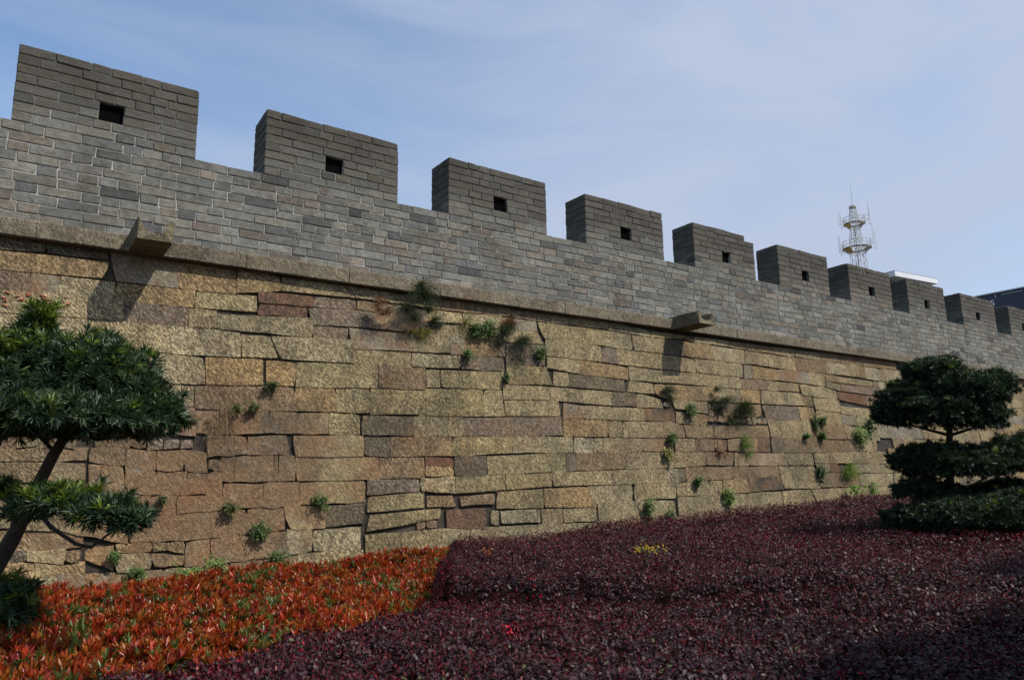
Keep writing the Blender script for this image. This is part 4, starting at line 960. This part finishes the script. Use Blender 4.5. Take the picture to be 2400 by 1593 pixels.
SP = np.concatenate(SP); SN = nrm(np.concatenate(SN)+rng.normal(size=SP.shape)*.4); n = len(SP)
SL = .034*rng.uniform(.6, 1.2, n); SC = np.array([.045, .015, .022])*rng.uniform(.35, 1.4, (n, 1)); sr = rng.random(n) < .2; SC[sr] = np.array([.13, .012, .022])
P = np.concatenate([P, SP]); D = np.concatenate([D, nrm(np.cross(SN, rand_unit(n)))]); up = np.concatenate([up, SN]); Ln = np.concatenate([Ln, SL]); Wd = np.concatenate([Wd, SL*.6]); C = np.concatenate([C, SC])
purple = leaves('purple_hedge', P, D, up, Ln, Wd, C, M_purple, None, 'oval', origin=(6, -5, -1.9))
tag(purple, 'broad clipped bed of dark purple-red loropetalum in front of the stone wall', 'hedge', kind='stuff')
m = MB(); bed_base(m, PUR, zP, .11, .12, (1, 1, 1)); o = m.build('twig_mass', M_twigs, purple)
# loose red-tipped shoots above the clipped surface
x, y, r = sample(PUR, [(0, 4.5, 60), (4.5, 9, 25)], zP); N = len(x); m = MB()
for i in range(N):
    h = random.uniform(.04, .11); p = Vector((x[i], y[i], float(zP(x[i:i+1], y[i:i+1])[0])-.04)); d = Vector((random.uniform(-.4, .4), random.uniform(-.4, .4), 1))*h
    m.tube([p, p+d*.5+Vector((random.uniform(-.01, .01),)*3), p+d], [.0016, .0013, .0008], 3, caps=False)
m.build('shoots', simple('reddish_twig', (.13, .045, .035), .7), purple)
# orange-red photinia
x, y, r = sample(ORA, [(0, 4.5, 850), (4.5, 7, 780), (7, 12, 640)], zO)
N = len(x); z = zO(x, y)-rng.random(N)**1.3*.17+.02
P = np.stack([x, y, z-.05], -1); A = nrm(np.array([0, 0, 1.])+rng.normal(size=(N, 3))*.26)
C = np.array([.36, .046, .012])*rng.uniform(.5, 1.2, (N, 1)); v = rng.random(N)
C[v < .42] = np.array([.35, .105, .016])*rng.uniform(.45, 1.1, ((v < .42).sum(), 1))
C[v < .10] = np.array([.09, .13, .03])*rng.uniform(.6, 1.2, ((v < .10).sum(), 1))
C[v > .90] = np.array([.20, .022, .018])
gz = wob(x, y, 2.6, 41)+.6*wob(x, y, 7, 42) > .60; C[gz & (v < .7)] = np.array([.10, .12, .03])
a1 = tuft_arrays(P, A, 10, .074, .0155, C, (.10, .95))
x2, y2, r2 = sample(ORA, [(0, 12, 330)], zO); n2 = len(x2); P2 = np.stack([x2, y2, zO(x2, y2)-.10-rng.random(n2)*.1], -1)
C2 = np.array([.045, .065, .02])*rng.uniform(.5, 1.4, (n2, 1)); a2 = tuft_arrays(P2, nrm(np.array([0, 0, 1.])+rng.normal(size=(n2, 3))*.5), 7, .10, .034, C2, (.3, 1.4))
arr = [np.concatenate([p, q]) for p, q in zip(a1, a2)]
orange = leaves('red_shrub_bed', *arr, M_orange, None, 'oval', origin=(1, -3, -1.9))
tag(orange, 'bed of glossy orange-red young photinia shoots between the wall and the purple hedge', 'shrub bed', kind='stuff')
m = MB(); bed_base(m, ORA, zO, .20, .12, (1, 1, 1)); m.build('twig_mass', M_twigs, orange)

# ------------------------------------------------------------------ plants rooted in the wall joints
WC = {'dgreen': (.030, .045, .018), 'green': (.070, .115, .030), 'lgreen': (.14, .20, .05), 'yellow': (.20, .19, .05), 'olive': (.075, .085, .025), 'rust': (.13, .065, .03), 'straw': (.26, .19, .11)}
def wall_plant(kind, s, z, w, h, c, label):
    base = np.array(face(s, z, 0.0)); base[1] -= .17 if 'spilling' in label or 'rust coloured' in label else 0; root = empty('wall_plant', tuple(base)); cc = np.array(WC[c]); rnd = random.Random(label)
    if kind in ('tuft', 'straw'):
        N = int(170+2600*min(w*h, .3)*(.10 if kind == 'straw' else 1)); nm = 'grass_blades'
        nc = 7; cen = np.stack([rng.normal(size=nc)*w*.24, -rng.random(nc)*.04, rng.normal(size=nc)*h*.22-.04*h], -1); cid = rng.integers(0, nc, N); sz = rng.uniform(.55, 1.15, nc)[cid]
        B = base+cen[cid]+rng.normal(size=(N, 3))*np.array([w*.05, .008, h*.04])
        out = nrm(np.stack([rng.normal(size=N)*.75, -rng.uniform(.25, 1.0, N), rng.uniform(-.2, .95, N)], -1))
        if kind == 'straw': out[:, 2] = rng.uniform(-.9, .5, N); out = nrm(out)
        L_ = h*rng.uniform(.18, .58, N)*sz; W_ = (.004 if kind == 'straw' else .0065)*rng.uniform(.7, 1.3, N)
        # three jointed segments per blade, arching over and hanging down
        segs = []; p = B; d = out.copy(); wd = W_
        for k in range(3):
            segs.append((p, d.copy(), L_/3*1.15, wd*(1.2-.25*k))); p = p+nrm(d)*(L_/3)[:, None]; d = nrm(d+np.array([0, -.02, -.55 if kind == 'tuft' else -.8]))
        Bc = np.concatenate([q[0] for q in segs]); Dc = np.concatenate([q[1] for q in segs]); Lc = np.concatenate([q[2] for q in segs]); Wc = np.concatenate([q[3] for q in segs])
        C = cc*rng.uniform(.5, 1.6, (N, 1)); C = np.concatenate([C]*3)
        o = leaves(nm, Bc, Dc, np.tile(np.array([[0, -1., .4]]), (len(Bc), 1))+rng.normal(size=Bc.shape)*.4, Lc, Wc, C, M_weed, root, 'blade', origin=tuple(base), droop=.05)
        cat = 'grass tuft'
    else:
        nm = 'leafage'; ns = max(4, int(5+60*w)); P = []; A = []; m = MB()
        for k in range(ns):
            a = random.uniform(-1, 1); tip = base+np.array([a*w*.48, -random.uniform(.03, .12)-.1*w, random.uniform(-.45, .55)*h])
            midp = (base*.5+tip*.5)+np.array([0, -.04, .02]); m.tube([base, midp, tip], [.003, .002, .0012], 3, tint=tuple(cc*.7), caps=False)
            for t in np.linspace(.25, 1.0, 8 if kind == 'leafy' else 5): P.append((base*(1-t)+tip*t)+np.array([0, -.03*math.sin(t*3), 0])+rng.normal(size=3)*(.10*min(w, h)+.004))
        P = np.array(P); P = np.repeat(P, 4 if kind == 'leafy' else 3, 0)+rng.normal(size=(len(P)*(4 if kind == 'leafy' else 3), 3))*.012; N = len(P)
        ls = .021 if kind == 'leafy' else .013; L_ = ls*(1+.6*min(1, s/14))*rng.uniform(.7, 1.5, N)
        C = cc*rng.uniform(.55, 1.5, (N, 1))
        if 'yellow flowers' in label: f_ = rng.random(N) < .3; C[f_] = (.75, .5, .02)
        up_ = nrm(np.array([0, -.7, .8])+rng.normal(size=(N, 3))*.5)
        o = leaves(nm, P, nrm(np.cross(up_, rand_unit(N))), up_, L_, L_*.62, C, M_weed, root, 'oval', origin=tuple(base))
        m.build('stems', M_weed, root); cat = 'weed'
    o['kind'] = 'stuff'; root.name = 'grass_tuft' if cat == 'grass tuft' else 'wall_weed'
    tag(root, label, cat, 'plants rooted in the wall joints')
for p in PLANTS: wall_plant(*p)
# weeds growing up through the hedge
def hedge_weed(x, y, h, w, n, name, label, cat, stemc, flower=None, fl_n=0, leaf=None):
    z = float(zP(np.array([x]), np.array([y]))[0]); r = empty(name, (x, y, -1.9)); tag(r, label, cat)
    m = MB(); tips = []
    for k in range(n):
        tx, ty = x+random.gauss(0, w*.4), y+random.gauss(0, w*.4); t = (tx, ty, z+h*random.uniform(.5, 1)); tips.append(t)
        m.tube([(x+(tx-x)*.4, y+(ty-y)*.4, z-.2), ((x+tx)/2, (y+ty)/2, z+h*.3), t], [.002, .002, .001], 3, tint=stemc, caps=False)
    m.build('stems', M_weed, r)
    if flower:
        B = np.array([tips[random.randrange(n)] for _ in range(fl_n)])+rng.normal(size=(fl_n, 3))*.012; B = np.repeat(B, 4, 0); N = len(B)
        fo = leaves('flowers', B, rand_unit(N)*np.array([1, 1, .4]), np.tile(np.array([[0, -.3, 1.]]), (N, 1)), np.full(N, .012), np.full(N, .010), np.tile(np.array([flower]), (N, 1))*rng.uniform(.8, 1.1, (N, 1)), M_weed, r, 'oval'); fo['kind'] = 'stuff'
    if leaf:
        B = np.array([tips[k % n] for k in range(n*6)])+rng.normal(size=(n*6, 3))*w*.18; N = len(B)
        fo = leaves('leaf_cluster', B, rand_unit(N)*np.array([1, 1, .5]), nrm(np.array([[0, -.5, 1.]])+rng.normal(size=(N, 3))*.4), np.full(N, leaf[1])*rng.uniform(.7, 1.3, N), np.full(N, leaf[1]*.6), np.tile(np.array([leaf[0]]), (N, 1))*rng.uniform(.6, 1.3, (N, 1)), M_weed, r, 'oval'); fo['kind'] = 'stuff'
    return r
YEL = [HEDGE_FLOWER]
hedge_weed(*HEDGE_FLOWER, .09, .30, 26, 'yellow_flower_plant', 'sprawling weed with tiny yellow flowers poking out of the purple hedge', 'weed', (.07, .09, .03), (.75, .52, .03), 60, ((.07, .09, .03), .02))
hedge_weed(*WHITE_WEED, .22, .22, 12, 'broad_leaved_weed', 'bright broad-leaved weed with pale leaves where the purple hedge meets the far wall', 'weed', (.10, .16, .04), (.6, .62, .6), 5, ((.14, .26, .05), .075))
hedge_weed(*ORANGE_SPRIG, .10, .05, 5, 'orange_sprig', 'small orange sprig sticking out of the left shoulder of the purple hedge', 'weed', (.3, .09, .03), None, 0, ((.40, .12, .04), .020))
# red paint marks left on one block under the ledge at the far left
M_paint = simple('faded_red_paint', (.40, .14, .08), .95)
PM = MB()
for (s_, z_, w_, h_) in PAINT:
    n_ = 4
    for k in range(n_):
        a = s_+random.uniform(-.3, .3)*w_; b_ = z_+random.uniform(-.4, .4)*h_; ww = w_*random.uniform(.2, .45); hh = .0045; t = random.uniform(-.5, .5)
        c_ = [(a-ww/2, b_-t*ww*.5-hh), (a+ww/2, b_+t*ww*.5-hh), (a+ww/2, b_+t*ww*.5+hh), (a-ww/2, b_-t*ww*.5+hh)]
        PM.add([face(*p, .020) for p in c_]+[face(*p, .0) for p in c_], [(0, 1, 2, 3), (4, 5, 1, 0), (7, 3, 2, 6), (4, 0, 3, 7), (5, 6, 2, 1)])
o = PM.build('paint_marks', M_paint, wall); o['kind'] = 'stuff'
